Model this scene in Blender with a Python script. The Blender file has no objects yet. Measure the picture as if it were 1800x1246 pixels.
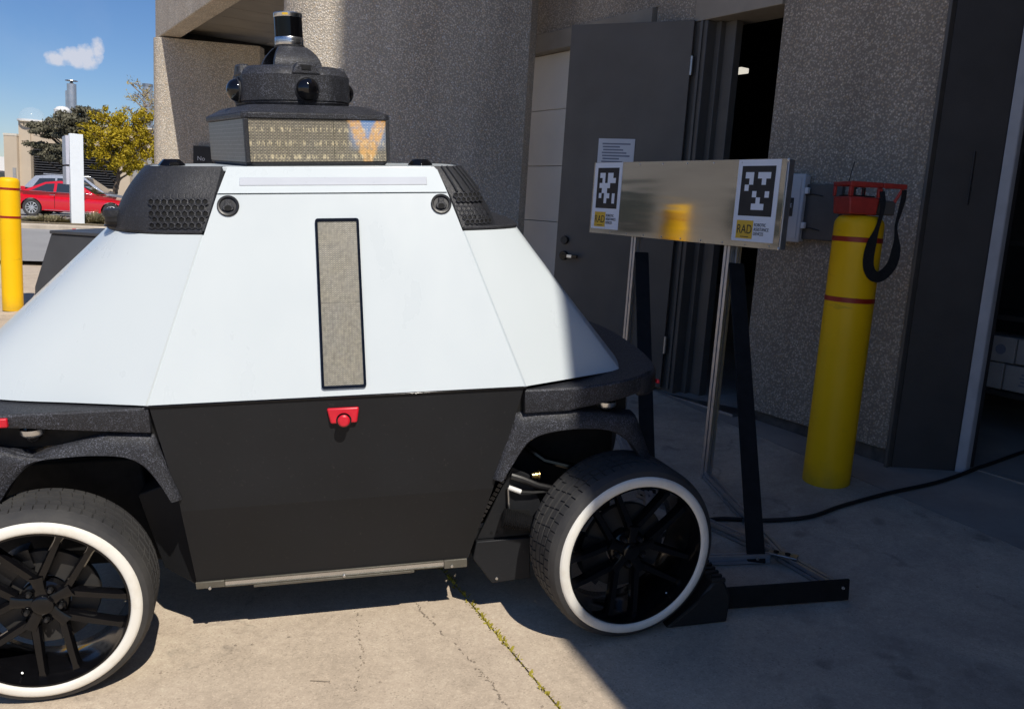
import bpy, math, random
from mathutils import Vector, Matrix
R = math.radians
random.seed(7)
sc = bpy.context.scene
C = sc.collection

# ------------------------------------------------------------------ camera, sky, sun, exposure
cd = bpy.data.cameras.new('camera'); cam = bpy.data.objects.new('camera', cd); C.objects.link(cam)
cd.sensor_width = 36; cd.lens = 30.0; cd.clip_end = 3000; cd.clip_start = .05
P_, RO = R(9.6), R(3.7)
fw = Vector((0, math.cos(P_), -math.sin(P_))); r0 = Vector((1, 0, 0)); u0 = Vector((0, math.sin(P_), math.cos(P_)))
rt = math.cos(RO)*r0 + math.sin(RO)*u0; up = -math.sin(RO)*r0 + math.cos(RO)*u0
M = Matrix((rt, up, -fw)).transposed().to_4x4(); M.translation = (0, 0, 1.55)
cam.matrix_world = M
sc.camera = cam
SUN_EL = R(51); SD = Vector((.40, -.917, 0)).normalized()
wd = bpy.data.worlds.new('World'); sc.world = wd; wd.use_nodes = True
nt = wd.node_tree; nt.nodes.clear()
def wn(t, **k):
    n = nt.nodes.new(t)
    for a, b in k.items(): setattr(n, a, b)
    return n
wo = wn('ShaderNodeOutputWorld'); bg = wn('ShaderNodeBackground'); sky = wn('ShaderNodeTexSky')
sky.sky_type = 'NISHITA'; sky.sun_disc = False; sky.sun_elevation = SUN_EL; sky.sun_rotation = math.atan2(SD.x, SD.y)
sky.air_density = 1.0; sky.dust_density = .1; sky.ozone_density = 4.0; sky.altitude = 200
bg.inputs['Strength'].default_value = .068
tc = wn('ShaderNodeTexCoord')
# one fair weather cloud plus faint wisps, as broken noise on the sky's direction
cdir = Vector((-.4535, .8825, .1245)).normalized()
cx = Vector((cdir.y, -cdir.x, 0)).normalized(); cy = cx.cross(cdir)
def dot(v, s):
    a = wn('ShaderNodeVectorMath', operation='DOT_PRODUCT'); nt.links.new(tc.outputs['Generated'], a.inputs[0]); a.inputs[1].default_value = v
    m = wn('ShaderNodeMath', operation='MULTIPLY'); nt.links.new(a.outputs['Value'], m.inputs[0]); m.inputs[1].default_value = s; return m.outputs[0]
def mth(op, a, b=None, c=None, clamp=False):
    m = wn('ShaderNodeMath', operation=op); m.use_clamp = clamp
    for i, v in enumerate((a, b, c)):
        if v is None: continue
        if hasattr(v, 'is_linked') or hasattr(v, 'node'): nt.links.new(v, m.inputs[i])
        else: m.inputs[i].default_value = v
    return m.outputs[0]
ux, uy = dot(cx, 2016.), dot(cy, 1810.)      # about one unit per pixel of the photograph, measured round the cloud's middle
nz = wn('ShaderNodeTexNoise'); nz.inputs['Scale'].default_value = 70; nz.inputs['Detail'].default_value = 5; nz.inputs['Roughness'].default_value = .6
nt.links.new(tc.outputs['Generated'], nz.inputs['Vector'])
body = None
for ex, ey, ew, eh in ((-34, -12, 28, 13), (-4, -8, 32, 19), (22, -2, 22, 24), (40, 12, 14, 24)):
    e = mth('SUBTRACT', 1., mth('ADD', mth('POWER', mth('ABSOLUTE', mth('DIVIDE', mth('SUBTRACT', ux, ex), ew)), 2.), mth('POWER', mth('ABSOLUTE', mth('DIVIDE', mth('SUBTRACT', uy, ey), eh)), 2.)))
    body = e if body is None else mth('MAXIMUM', body, e)
flat = mth('MULTIPLY', mth('ADD', uy, 27.), .16, clamp=True)
front = mth('MULTIPLY', mth('GREATER_THAN', dot(cdir, 1.), .9), flat)
cm = mth('MULTIPLY', mth('MULTIPLY', mth('ADD', mth('MULTIPLY', mth('SUBTRACT', nz.outputs['Fac'], .5), 3.0), mth('ADD', body, .05)), 1.25, clamp=True), front)
nz2 = wn('ShaderNodeTexNoise'); nz2.inputs['Scale'].default_value = 9; nz2.inputs['Detail'].default_value = 5
nt.links.new(tc.outputs['Generated'], nz2.inputs['Vector'])
wisp = mth('MULTIPLY', mth('SUBTRACT', nz2.outputs['Fac'], .52), 1.3, clamp=True)
fac = mth('MAXIMUM', mth('MULTIPLY', cm, .93), mth('MULTIPLY', wisp, .28), clamp=True)
mx = wn('ShaderNodeMixRGB'); nt.links.new(fac, mx.inputs['Fac']); nt.links.new(sky.outputs[0], mx.inputs[1])
mx.inputs[2].default_value = (9.0, 8.9, 8.6, 1)
hs = wn('ShaderNodeHueSaturation'); hs.inputs['Saturation'].default_value = 1.15; nt.links.new(mx.outputs[0], hs.inputs['Color'])
tn = wn('ShaderNodeMixRGB', blend_type='MULTIPLY'); tn.inputs[0].default_value = 1; nt.links.new(hs.outputs[0], tn.inputs[1]); tn.inputs[2].default_value = (1.08, 1.14, 1.36, 1)
nt.links.new(tn.outputs[0], bg.inputs['Color']); nt.links.new(bg.outputs[0], wo.inputs['Surface'])
sl = bpy.data.lights.new('sun', 'SUN'); sl.energy = 4.6; sl.angle = R(.53); sl.color = (1, .935, .84)
so = bpy.data.objects.new('sun', sl); C.objects.link(so)
so.rotation_euler = Vector((-SD.x*math.cos(SUN_EL), -SD.y*math.cos(SUN_EL), -math.sin(SUN_EL))).to_track_quat('-Z', 'Y').to_euler()
so.location = (3, -8, 12)
sc.view_settings.view_transform = 'Standard'; sc.view_settings.look = 'None'
sc.view_settings.exposure = -0.06; sc.view_settings.gamma = 1
sc.render.resolution_x = 1024; sc.render.resolution_y = 708

# ------------------------------------------------------------------ materials
MATS = {}
class N:
    def __init__(s, name):
        s.m = bpy.data.materials.new(name); s.m.use_nodes = True; s.t = s.m.node_tree
        s.b = s.t.nodes['Principled BSDF']; s.tc = None; MATS[name] = s.m
    def n(s, t, ins=None, **k):
        x = s.t.nodes.new(t)
        for a, b in k.items(): setattr(x, a, b)
        for a, b in (ins or {}).items():
            if hasattr(b, 'is_linked'): s.t.links.new(b, x.inputs[a])
            else: x.inputs[a].default_value = b
        return x
    def co(s, which='Object'):
        if not s.tc: s.tc = s.n('ShaderNodeTexCoord')
        return s.tc.outputs[which]
    def set(s, **k):
        for a, b in k.items():
            a = {'base': 'Base Color', 'rough': 'Roughness', 'metal': 'Metallic', 'spec': 'Specular IOR Level', 'coat': 'Coat Weight', 'coatr': 'Coat Roughness', 'trans': 'Transmission Weight', 'normal': 'Normal', 'emis': 'Emission Color', 'emstr': 'Emission Strength', 'alpha': 'Alpha', 'ior': 'IOR', 'aniso': 'Anisotropic', 'sheen': 'Sheen Weight'}[a]
            if hasattr(b, 'is_linked'): s.t.links.new(b, s.b.inputs[a])
            else: s.b.inputs[a].default_value = (*b, 1) if isinstance(b, tuple) and len(b) == 3 else b
        return s
    def noise(s, scale, detail=4, rough=.55, vec=None, dist=0):
        return s.n('ShaderNodeTexNoise', {'Vector': vec or s.co(), 'Scale': scale, 'Detail': detail, 'Roughness': rough, 'Distortion': dist}).outputs['Fac']
    def vor(s, scale, vec=None, feature='F1', out='Distance', rnd=1):
        return s.n('ShaderNodeTexVoronoi', {'Vector': vec or s.co(), 'Scale': scale, 'Randomness': rnd}, feature=feature).outputs[out]
    def ramp(s, f, stops, interp='LINEAR'):
        r = s.n('ShaderNodeValToRGB', {'Fac': f}); e = r.color_ramp; e.interpolation = interp
        while len(e.elements) < len(stops): e.elements.new(.5)
        for el, (p, c) in zip(e.elements, stops):
            el.position = p; el.color = (*c, 1) if isinstance(c, tuple) else (c, c, c, 1)
        return r.outputs['Color']
    def mix(s, f, a, b, mode='MIX'):
        x = s.n('ShaderNodeMixRGB', blend_type=mode)
        for i, v in enumerate((f, a, b)):
            if hasattr(v, 'is_linked'): s.t.links.new(v, x.inputs[i])
            else: x.inputs[i].default_value = (*v, 1) if isinstance(v, tuple) else v
        return x.outputs[0]
    def math(s, op, a, b=0, clamp=False):
        x = s.n('ShaderNodeMath', operation=op); x.use_clamp = clamp
        for i, v in enumerate((a, b)):
            if hasattr(v, 'is_linked'): s.t.links.new(v, x.inputs[i])
            else: x.inputs[i].default_value = v
        return x.outputs[0]
    def bump(s, h, strength=.3, dist=.01, nrm=None):
        k = {'Height': h, 'Strength': strength, 'Distance': dist}
        if nrm is not None: k['Normal'] = nrm
        s.set(normal=s.n('ShaderNodeBump', k).outputs[0]); return s
    def map(s, scale=(1, 1, 1), rot=(0, 0, 0), vec=None):
        return s.n('ShaderNodeMapping', {'Vector': vec or s.co(), 'Scale': scale, 'Rotation': rot}).outputs[0]

def simple(name, base, rough=.5, metal=0, var=.08, scale=8, spec=.5, **k):
    m = N(name); f = m.noise(scale, 5)
    lo = tuple(max(0, c*(1-var)) for c in base); hi = tuple(min(1, c*(1+var)) for c in base)
    m.set(base=m.ramp(f, [(.3, lo), (.7, hi)]), metal=metal, spec=spec, **k)
    m.set(rough=m.ramp(m.noise(scale*2.3, 4), [(.3, max(.02, rough*.85)), (.7, min(1, rough*1.15))]))
    return m

# concrete paving: mottled tan, pores, dark spots, faint cracks
m = N('concrete')
big = m.noise(.9, 4, .6); fine = m.noise(38, 4, .65); mid = m.noise(5.5, 5, .62)
col = m.ramp(big, [(.3, (.47, .385, .29)), (.7, (.57, .475, .365))])
col = m.mix(.55, col, m.ramp(mid, [(.3, .40), (.5, .52), (.72, .60)]), 'OVERLAY')
col = m.mix(.35, col, m.ramp(fine, [(.3, .35), (.7, .65)]), 'OVERLAY')
spot = m.ramp(m.noise(2.2, 5, .72, dist=.4), [(.60, 0.), (.72, 1.)])
col = m.mix(m.math('MULTIPLY', spot, .32), col, (.17, .14, .11))
wob = m.n('ShaderNodeVectorMath', {0: m.co(), 1: m.n('ShaderNodeVectorMath', {0: m.n('ShaderNodeTexNoise', {'Vector': m.co(), 'Scale': 9., 'Detail': 3.}).outputs['Color'], 1: (.12, .12, 0.)}, operation='MULTIPLY').outputs[0]}, operation='ADD').outputs[0]
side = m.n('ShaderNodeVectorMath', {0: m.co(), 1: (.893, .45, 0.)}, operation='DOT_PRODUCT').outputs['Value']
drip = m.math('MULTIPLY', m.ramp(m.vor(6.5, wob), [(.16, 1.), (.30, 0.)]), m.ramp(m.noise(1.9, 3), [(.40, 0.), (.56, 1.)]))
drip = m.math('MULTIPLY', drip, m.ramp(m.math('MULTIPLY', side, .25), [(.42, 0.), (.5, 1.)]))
shade_stain = m.ramp(m.math('MULTIPLY', side, .25), [(.36, 0.), (.62, 1.)])
col = m.mix(m.math('MULTIPLY', m.math('MULTIPLY', shade_stain, m.ramp(m.noise(1.3, 6, .68, dist=.6), [(.36, .15), (.62, .85)])), .75), col, (.20, .175, .15))  # garage-side stain mottling, also darkening the colour to deepen the wing's shade
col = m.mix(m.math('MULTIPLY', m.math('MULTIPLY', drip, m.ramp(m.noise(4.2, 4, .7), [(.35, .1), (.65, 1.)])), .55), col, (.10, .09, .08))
cr = m.ramp(m.vor(.42, m.n('ShaderNodeVectorMath', {0: m.co(), 1: m.n('ShaderNodeTexNoise', {'Vector': m.co(), 'Scale': 3., 'Detail': 6.}).outputs['Color']}, operation='ADD').outputs[0], 'DISTANCE_TO_EDGE'), [(.0, 1.), (.012, 0.)])
crm = m.math('MULTIPLY', cr, m.ramp(m.noise(4, 5, .7), [(.45, 0.), (.6, 1.)]))
col = m.mix(m.math('MULTIPLY', crm, .5), col, (.15, .13, .11))
pit = m.ramp(m.vor(75), [(.14, 1.), (.26, 0.)])
pitm = m.math('MULTIPLY', pit, m.ramp(m.noise(9, 4, .65), [(.42, 0.), (.62, 1.)]))
col = m.mix(m.math('MULTIPLY', pitm, .5), col, (.15, .12, .09))
gr = m.vor(210, out='Color'); grs = m.n('ShaderNodeSeparateColor', {'Color': gr}).outputs[0]
col = m.mix(.28, col, m.ramp(grs, [(0., .22), (.2, .48), (.8, .52), (1., .80)]), 'OVERLAY')
m.set(base=col, rough=m.ramp(mid, [(.3, .78), (.7, .92)]), spec=.3)
m.bump(m.math('ADD', m.noise(120, 3, .7), m.math('MULTIPLY', mid, 1.5)), .22, .006)
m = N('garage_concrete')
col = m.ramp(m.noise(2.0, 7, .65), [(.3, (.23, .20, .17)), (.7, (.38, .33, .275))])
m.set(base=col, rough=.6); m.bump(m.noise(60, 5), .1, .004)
m = N('asphalt')
col = m.ramp(m.noise(.35, 6, .6), [(.3, (.28, .275, .265)), (.7, (.36, .35, .335))]); col = m.mix(.5, col, m.ramp(m.noise(60, 4), [(.3, .3), (.7, .7)]), 'OVERLAY')
m.set(base=col, rough=.9); m.bump(m.noise(80, 4), .3, .01)
simple('kerb_concrete', (.50, .43, .34), .85, var=.15, scale=5)
simple('soil', (.20, .16, .10), .95, var=.3, scale=12)
# exposed aggregate: pebbles of several colours in mortar
def aggregate(name, sc_, tint, dark):
    m = N(name)
    cell = m.n('ShaderNodeTexVoronoi', {'Vector': m.co(), 'Scale': sc_, 'Randomness': 1.})
    sep = m.n('ShaderNodeSeparateColor', {'Color': cell.outputs['Color']}).outputs
    col = m.ramp(sep[0], [(0., tuple(c*.6 for c in tint)), (.3, tint), (.55, tuple(c*1.25 for c in tint)), (.8, (tint[0]*.9, tint[1]*.78, tint[2]*.62)), (1., tuple(min(.8, c*1.55) for c in tint))])
    edge = m.ramp(cell.outputs['Distance'], [(.32, 0.), (.62, 1.)])
    col = m.mix(edge, col, dark)
    col = m.mix(.5, col, m.ramp(m.noise(.8, 6, .6), [(.3, .38), (.7, .6)]), 'OVERLAY')
    col = m.mix(.6, col, m.ramp(m.noise(3.0, 5, .6, vec=m.map((1, 1, .16))), [(.3, .34), (.7, .62)]), 'OVERLAY')
    m.set(base=col, rough=.85, spec=.35)
    h = m.ramp(cell.outputs['Distance'], [(0., 1.), (.7, 0.)])
    m.bump(h, .6, .008)
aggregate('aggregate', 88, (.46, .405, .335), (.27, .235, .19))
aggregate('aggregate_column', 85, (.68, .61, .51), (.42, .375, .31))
# painted and plastic surfaces of the vehicle
m = N('white_paint'); m.set(base=m.ramp(m.noise(1.6, 4), [(.3, (.59, .645, .665)), (.7, (.61, .665, .685))]), spec=.45, coat=.25, coatr=.12)
m.set(rough=m.ramp(m.noise(6, 6, .65, vec=m.map((1, 1, .35))), [(.3, .24), (.7, .42)])); m.bump(m.math('ADD', m.noise(160, 3), m.math('MULTIPLY', m.noise(3.5, 3), 3.)), .035, .0015)
m = N('charcoal_panel')
col = m.ramp(m.noise(2.5, 5), [(.3, (.0148, .0155, .0172)), (.7, (.019, .020, .0225))])
dust = m.ramp(m.noise(90, 4, .7), [(.62, 0.), (.78, 1.)]); col = m.mix(m.math('MULTIPLY', dust, .2), col, (.16, .15, .13))
m.set(base=col, spec=.2, rough=m.ramp(m.noise(5, 6), [(.3, .46), (.7, .58)])); m.bump(m.noise(220, 2), .05, .001)
def printed(name, base, spk):
    m = N(name)
    fl = m.n('ShaderNodeTexVoronoi', {'Vector': m.co(), 'Scale': 500., 'Randomness': 1.})
    s_ = m.n('ShaderNodeSeparateColor', {'Color': fl.outputs['Color']}).outputs
    g = m.math('MULTIPLY', m.ramp(s_[1], [(.74, 0.), (.9, 1.)]), m.ramp(m.noise(22, 3), [(.3, .35), (.65, 1.)]))
    m.set(base=m.mix(m.math('MULTIPLY', g, spk), base, (.26, .28, .36)), spec=.5, rough=m.ramp(s_[0], [(0., .35), (1., .7)]))
    m.bump(m.math('ADD', m.noise(260, 3, .7), m.math('MULTIPLY', s_[2], .8)), .5, .002)
printed('printed_plastic', (.015, .016, .020), .38)
printed('printed_smooth', (.016, .017, .021), .12)
simple('black_plastic', (.012, .012, .013), .42, var=.2, scale=30)
simple('matte_black', (.010, .010, .010), .75, var=.25, scale=12, spec=.25)
simple('gloss_black', (.004, .004, .005), .14, var=.2, scale=20, spec=.4)
simple('dome_black', (.004, .004, .005), .05, var=.1, scale=5, spec=.4, coat=.3, coatr=.02)
simple('lidar_black', (.003, .003, .004), .12, var=.1, scale=5, spec=.25)
m = N('rubber'); dustf = m.ramp(m.noise(7, 6, .65), [(.35, 0.), (.7, 1.)])
m.set(base=m.mix(dustf, (.034, .034, .036), (.062, .06, .057)), rough=.72, spec=.4); m.bump(m.noise(140, 4), .12, .002)
m = N('whitewall'); dirt = m.ramp(m.noise(11, 6, .65), [(.5, 0.), (.75, 1.)])
m.set(base=m.mix(m.math('MULTIPLY', dirt, .5), (.80, .78, .71), (.60, .52, .38)), rough=.55); m.bump(m.noise(70, 4), .06, .002)
simple('red_plastic', (.62, .012, .03), .35, var=.1, scale=20)
simple('remote_red', (.40, .035, .025), .5, var=.2, scale=25)
simple('light_bar', (.52, .55, .60), .3, var=.03)
simple('silver', (.62, .63, .64), .28, metal=1., var=.06, scale=30)
simple('steel', (.42, .42, .42), .4, metal=1., var=.15, scale=40)
simple('brass', (.62, .47, .2), .3, metal=1., var=.1, scale=40)
simple('rail_metal', (.13, .122, .10), .5, metal=.3, var=.15, scale=25)
# led meshes: tiny lamp cells on a grey carrier
def led(name, ax, s1, warm, cool, emis=0.):
    m = N(name)
    v = m.map((s1, 1, s1*1.25) if ax == 'xz' else (1, s1, s1*1.25))
    sx = m.n('ShaderNodeSeparateXYZ', {'Vector': v}).outputs
    a = m.math('SINE', sx[0] if ax == 'xz' else sx[1]); b = m.math('SINE', sx[2])
    br = m.math('MULTIPLY', a, b)
    n1 = m.noise(90, 3, .6); n2 = m.noise(13, 4, .6)
    line = m.ramp(b, [(.10, 0.), (.6, 1.)])
    col = m.mix(n2, warm, cool)
    col = m.mix(m.math('MULTIPLY', m.ramp(br, [(.42, 1.), (.72, 0.)]), .62), col, (.06, .06, .065))
    col = m.mix(m.math('MULTIPLY', m.math('SUBTRACT', 1., line), .35), col, (.05, .05, .055))
    col = m.mix(.5, col, m.ramp(n1, [(.3, .25), (.7, .75)]), 'OVERLAY')
    m.set(base=col, rough=.38, spec=.5)
    return m, col, n2
led('led_strip', 'xz', 760, (.54, .475, .29), (.47, .455, .40))
led('led_side', 'yz', 400, (.22, .22, .22), (.30, .30, .31))
m, col, n2 = led('led_front', 'xz', 560, (.48, .405, .25), (.42, .39, .31))
# the panel is switched on: faint rows of text and a blue and orange figure at its right end
ob = m.n('ShaderNodeSeparateXYZ', {'Vector': m.co()}).outputs
fx = m.math('MULTIPLY', ob[0], 1.); fz = m.math('SUBTRACT', ob[2], 1.66)
def box1(v, c, h, soft=.004):
    return m.ramp(m.math('ABSOLUTE', m.math('SUBTRACT', v, c)), [(h, 1.), (h+soft, 0.)])
rows = None
for zc in (.036, -.006, -.048):
    r = box1(fz, zc, .005); rows = r if rows is None else m.math('ADD', rows, r)
tx = m.ramp(m.noise(120, 3, .7, vec=m.map((1, 1, .22))), [(.50, 0.), (.60, 1.)])
txt = m.math('MULTIPLY', rows, tx)
vs = m.math('ADD', m.math('ABSOLUTE', m.math('SUBTRACT', fx, .160)), m.math('MULTIPLY', m.math('ADD', fz, .07), -.42))
orange = m.ramp(m.math('ABSOLUTE', m.math('ADD', vs, m.math('MULTIPLY', m.noise(45, 2), .02))), [(.018, 1.), (.026, 0.)])
blue = m.math('MULTIPLY', m.ramp(m.math('ABSOLUTE', m.math('SUBTRACT', fx, .160)), [(.045, 1.), (.07, 0.)]), m.ramp(m.math('ADD', m.math('MULTIPLY', fz, 6.), .5), [(.3, 0.), (.6, 1.)]))
em = m.mix(m.math('MULTIPLY', blue, .9), (0., 0., 0.), (.08, .26, .62)); em = m.mix(m.math('MULTIPLY', m.math('MULTIPLY', orange, m.ramp(m.noise(60, 3, .6), [(.30, .2), (.55, 1.)])), .9), em, (.8, .36, .02)); em = m.mix(m.math('MULTIPLY', txt, .55), em, (1., .82, .48))
m.set(emis=em, emstr=.75)
m = N('yellow_plastic'); sc1 = m.ramp(m.noise(5, 5, .7, vec=m.map((1, 1, 3.5))), [(.63, 0.), (.68, 1.)]); gm = m.ramp(m.math('ADD', m.n('ShaderNodeSeparateXYZ', {'Vector': m.co()}).outputs[2], m.math('MULTIPLY', m.noise(8, 4), .22)), [(.10, 1.), (.22, 0.)])
yc = m.mix(m.math('MULTIPLY', sc1, .35), m.ramp(m.noise(2, 4), [(.3, (.90, .52, .002)), (.7, (.97, .57, .003))]), (.42, .26, .03)); yc = m.mix(m.math('MULTIPLY', gm, .35), yc, (.22, .15, .05))
m.set(base=yc, rough=m.ramp(m.noise(14, 5), [(.3, .42), (.7, .6)]), spec=.3); m.bump(m.noise(30, 3), .04, .003)
simple('band_red', (.33, .02, .01), .45, var=.1)
simple('door_paint', (.105, .092, .077), .5, var=.16, scale=2.2)
simple('frame_paint', (.095, .088, .078), .5, var=.12, scale=6)
simple('lintel_paint', (.30, .265, .215), .6, var=.12, scale=4)
simple('garage_door', (.82, .78, .70), .5, var=.05, scale=2)
simple('jamb_paint', (.045, .042, .040), .55, var=.15, scale=5)
simple('seal_grey', (.42, .43, .45), .5, var=.1, scale=9)
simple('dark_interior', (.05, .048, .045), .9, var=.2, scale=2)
simple('footing', (.10, .09, .08), .95, var=.4, scale=14)
m = N('soffit'); m.set(base=m.ramp(m.noise(3, 5, vec=m.map((1, 1, 1))), [(.3, (.20, .18, .15)), (.7, (.26, .235, .195))]), rough=.7)
simple('soffit_pale', (.46, .42, .35), .7, var=.1, scale=6)
simple('steel_beam', (.03, .028, .026), .6, var=.2)
# brushed aluminium of the board
m = N('aluminium'); g = m.noise(1.6, 4, .6, vec=m.map((.5, 1, 9))); g2 = m.noise(2.2, 4, .6, vec=m.map((.6, 1, 5)))
m.set(base=m.ramp(g2, [(.3, (.44, .415, .37)), (.7, (.56, .53, .475))]), metal=1., rough=m.ramp(g, [(.3, .05), (.7, .10)])); m.bump(m.noise(2.0, 2, .5, vec=m.map((.5, 1, 3))), .07, .03)
simple('extrusion', (.50, .51, .53), .46, metal=.85, var=.08, scale=20)
simple('sticker_white', (.78, .82, .88), .5, var=.02)
simple('print_black', (.016, .015, .015), .6, var=.1)
simple('logo_yellow', (.72, .45, .03), .5, var=.05)
simple('paper', (.62, .64, .67), .8, var=.04)
simple('print_grey', (.19, .21, .27), .8, var=.05)
simple('box_grey', (.52, .53, .54), .5, var=.06)
simple('panel_dark', (.085, .078, .07), .6, var=.15)
simple('cable_rubber', (.010, .010, .010), .6, var=.2, scale=30)
simple('carton', (.40, .38, .35), .8, var=.1)
simple('strap', (.008, .008, .009), .8, var=.3, scale=60)
simple('hopper_steel', (.045, .048, .055), .45, var=.15, scale=4)
# background
simple('beige_wall', (.56, .46, .34), .85, var=.07, scale=.6)
simple('louvre', (.055, .055, .06), .5, var=.15)
simple('pale_trim', (.66, .60, .50), .8, var=.06)
simple('far_white', (.75, .75, .73), .5, var=.04)
simple('far_grey', (.33, .325, .315), .6, var=.1)
simple('post_white', (.80, .84, .86), .35, var=.02)
simple('post_shade', (.55, .55, .62), .4, var=.04)
simple('galvanised', (.56, .57, .58), .35, metal=.85, var=.15, scale=1.5)
m = N('skylight'); m.set(base=(.9, .93, .95), rough=.08, alpha=.07)
simple('car_red', (.62, .008, .022), .2, var=.03, coat=1., coatr=.03)
simple('car_silver', (.46, .49, .54), .25, metal=.5, var=.04, coat=1., coatr=.03)
simple('car_roof', (.045, .045, .05), .2, coat=1., coatr=.03)
simple('car_glass', (.03, .04, .05), .04, var=.05, coat=1., coatr=.02)
simple('chrome', (.80, .80, .80), .12, metal=1., var=.03)
simple('alloy', (.70, .71, .72), .3, metal=.7, var=.05)
simple('headlamp', (.72, .74, .76), .1, var=.03, coat=1.)
simple('bark', (.13, .095, .065), .9, var=.3, scale=10)
simple('bark_pale', (.26, .21, .16), .9, var=.25, scale=10)
def leafmat(name, stops, tr=.25):
    m = N(name); oi = m.n('ShaderNodeTexCoord')
    f = m.noise(1.4, 5, .7); f2 = m.n('ShaderNodeTexWhiteNoise', {'Vector': m.n('ShaderNodeVectorMath', {0: m.co(), 1: (9., 9., 9.)}, operation='MULTIPLY').outputs[0]}).outputs['Value']
    mixf = m.math('ADD', m.math('MULTIPLY', f, .6), m.math('MULTIPLY', f2, .4))
    m.set(base=m.ramp(mixf, stops), rough=.65, spec=.25)
leafmat('leaf_yellow', [(.25, (.21, .185, .014)), (.5, (.40, .30, .014)), (.75, (.56, .40, .022))])
leafmat('leaf_pine', [(.25, (.075, .078, .055)), (.5, (.14, .135, .09)), (.75, (.24, .21, .14))])
leafmat('leaf_sparse', [(.25, (.28, .20, .05)), (.5, (.40, .33, .12)), (.75, (.5, .36, .10))])
leafmat('leaf_dry', [(.25, (.15, .135, .07)), (.5, (.25, .22, .12)), (.75, (.36, .31, .19))])
leafmat('leaf_moss', [(.25, (.14, .15, .02)), (.5, (.32, .28, .03)), (.75, (.48, .36, .05))])
simple('hill_green', (.10, .12, .09), .9, var=.3, scale=.05)

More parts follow.
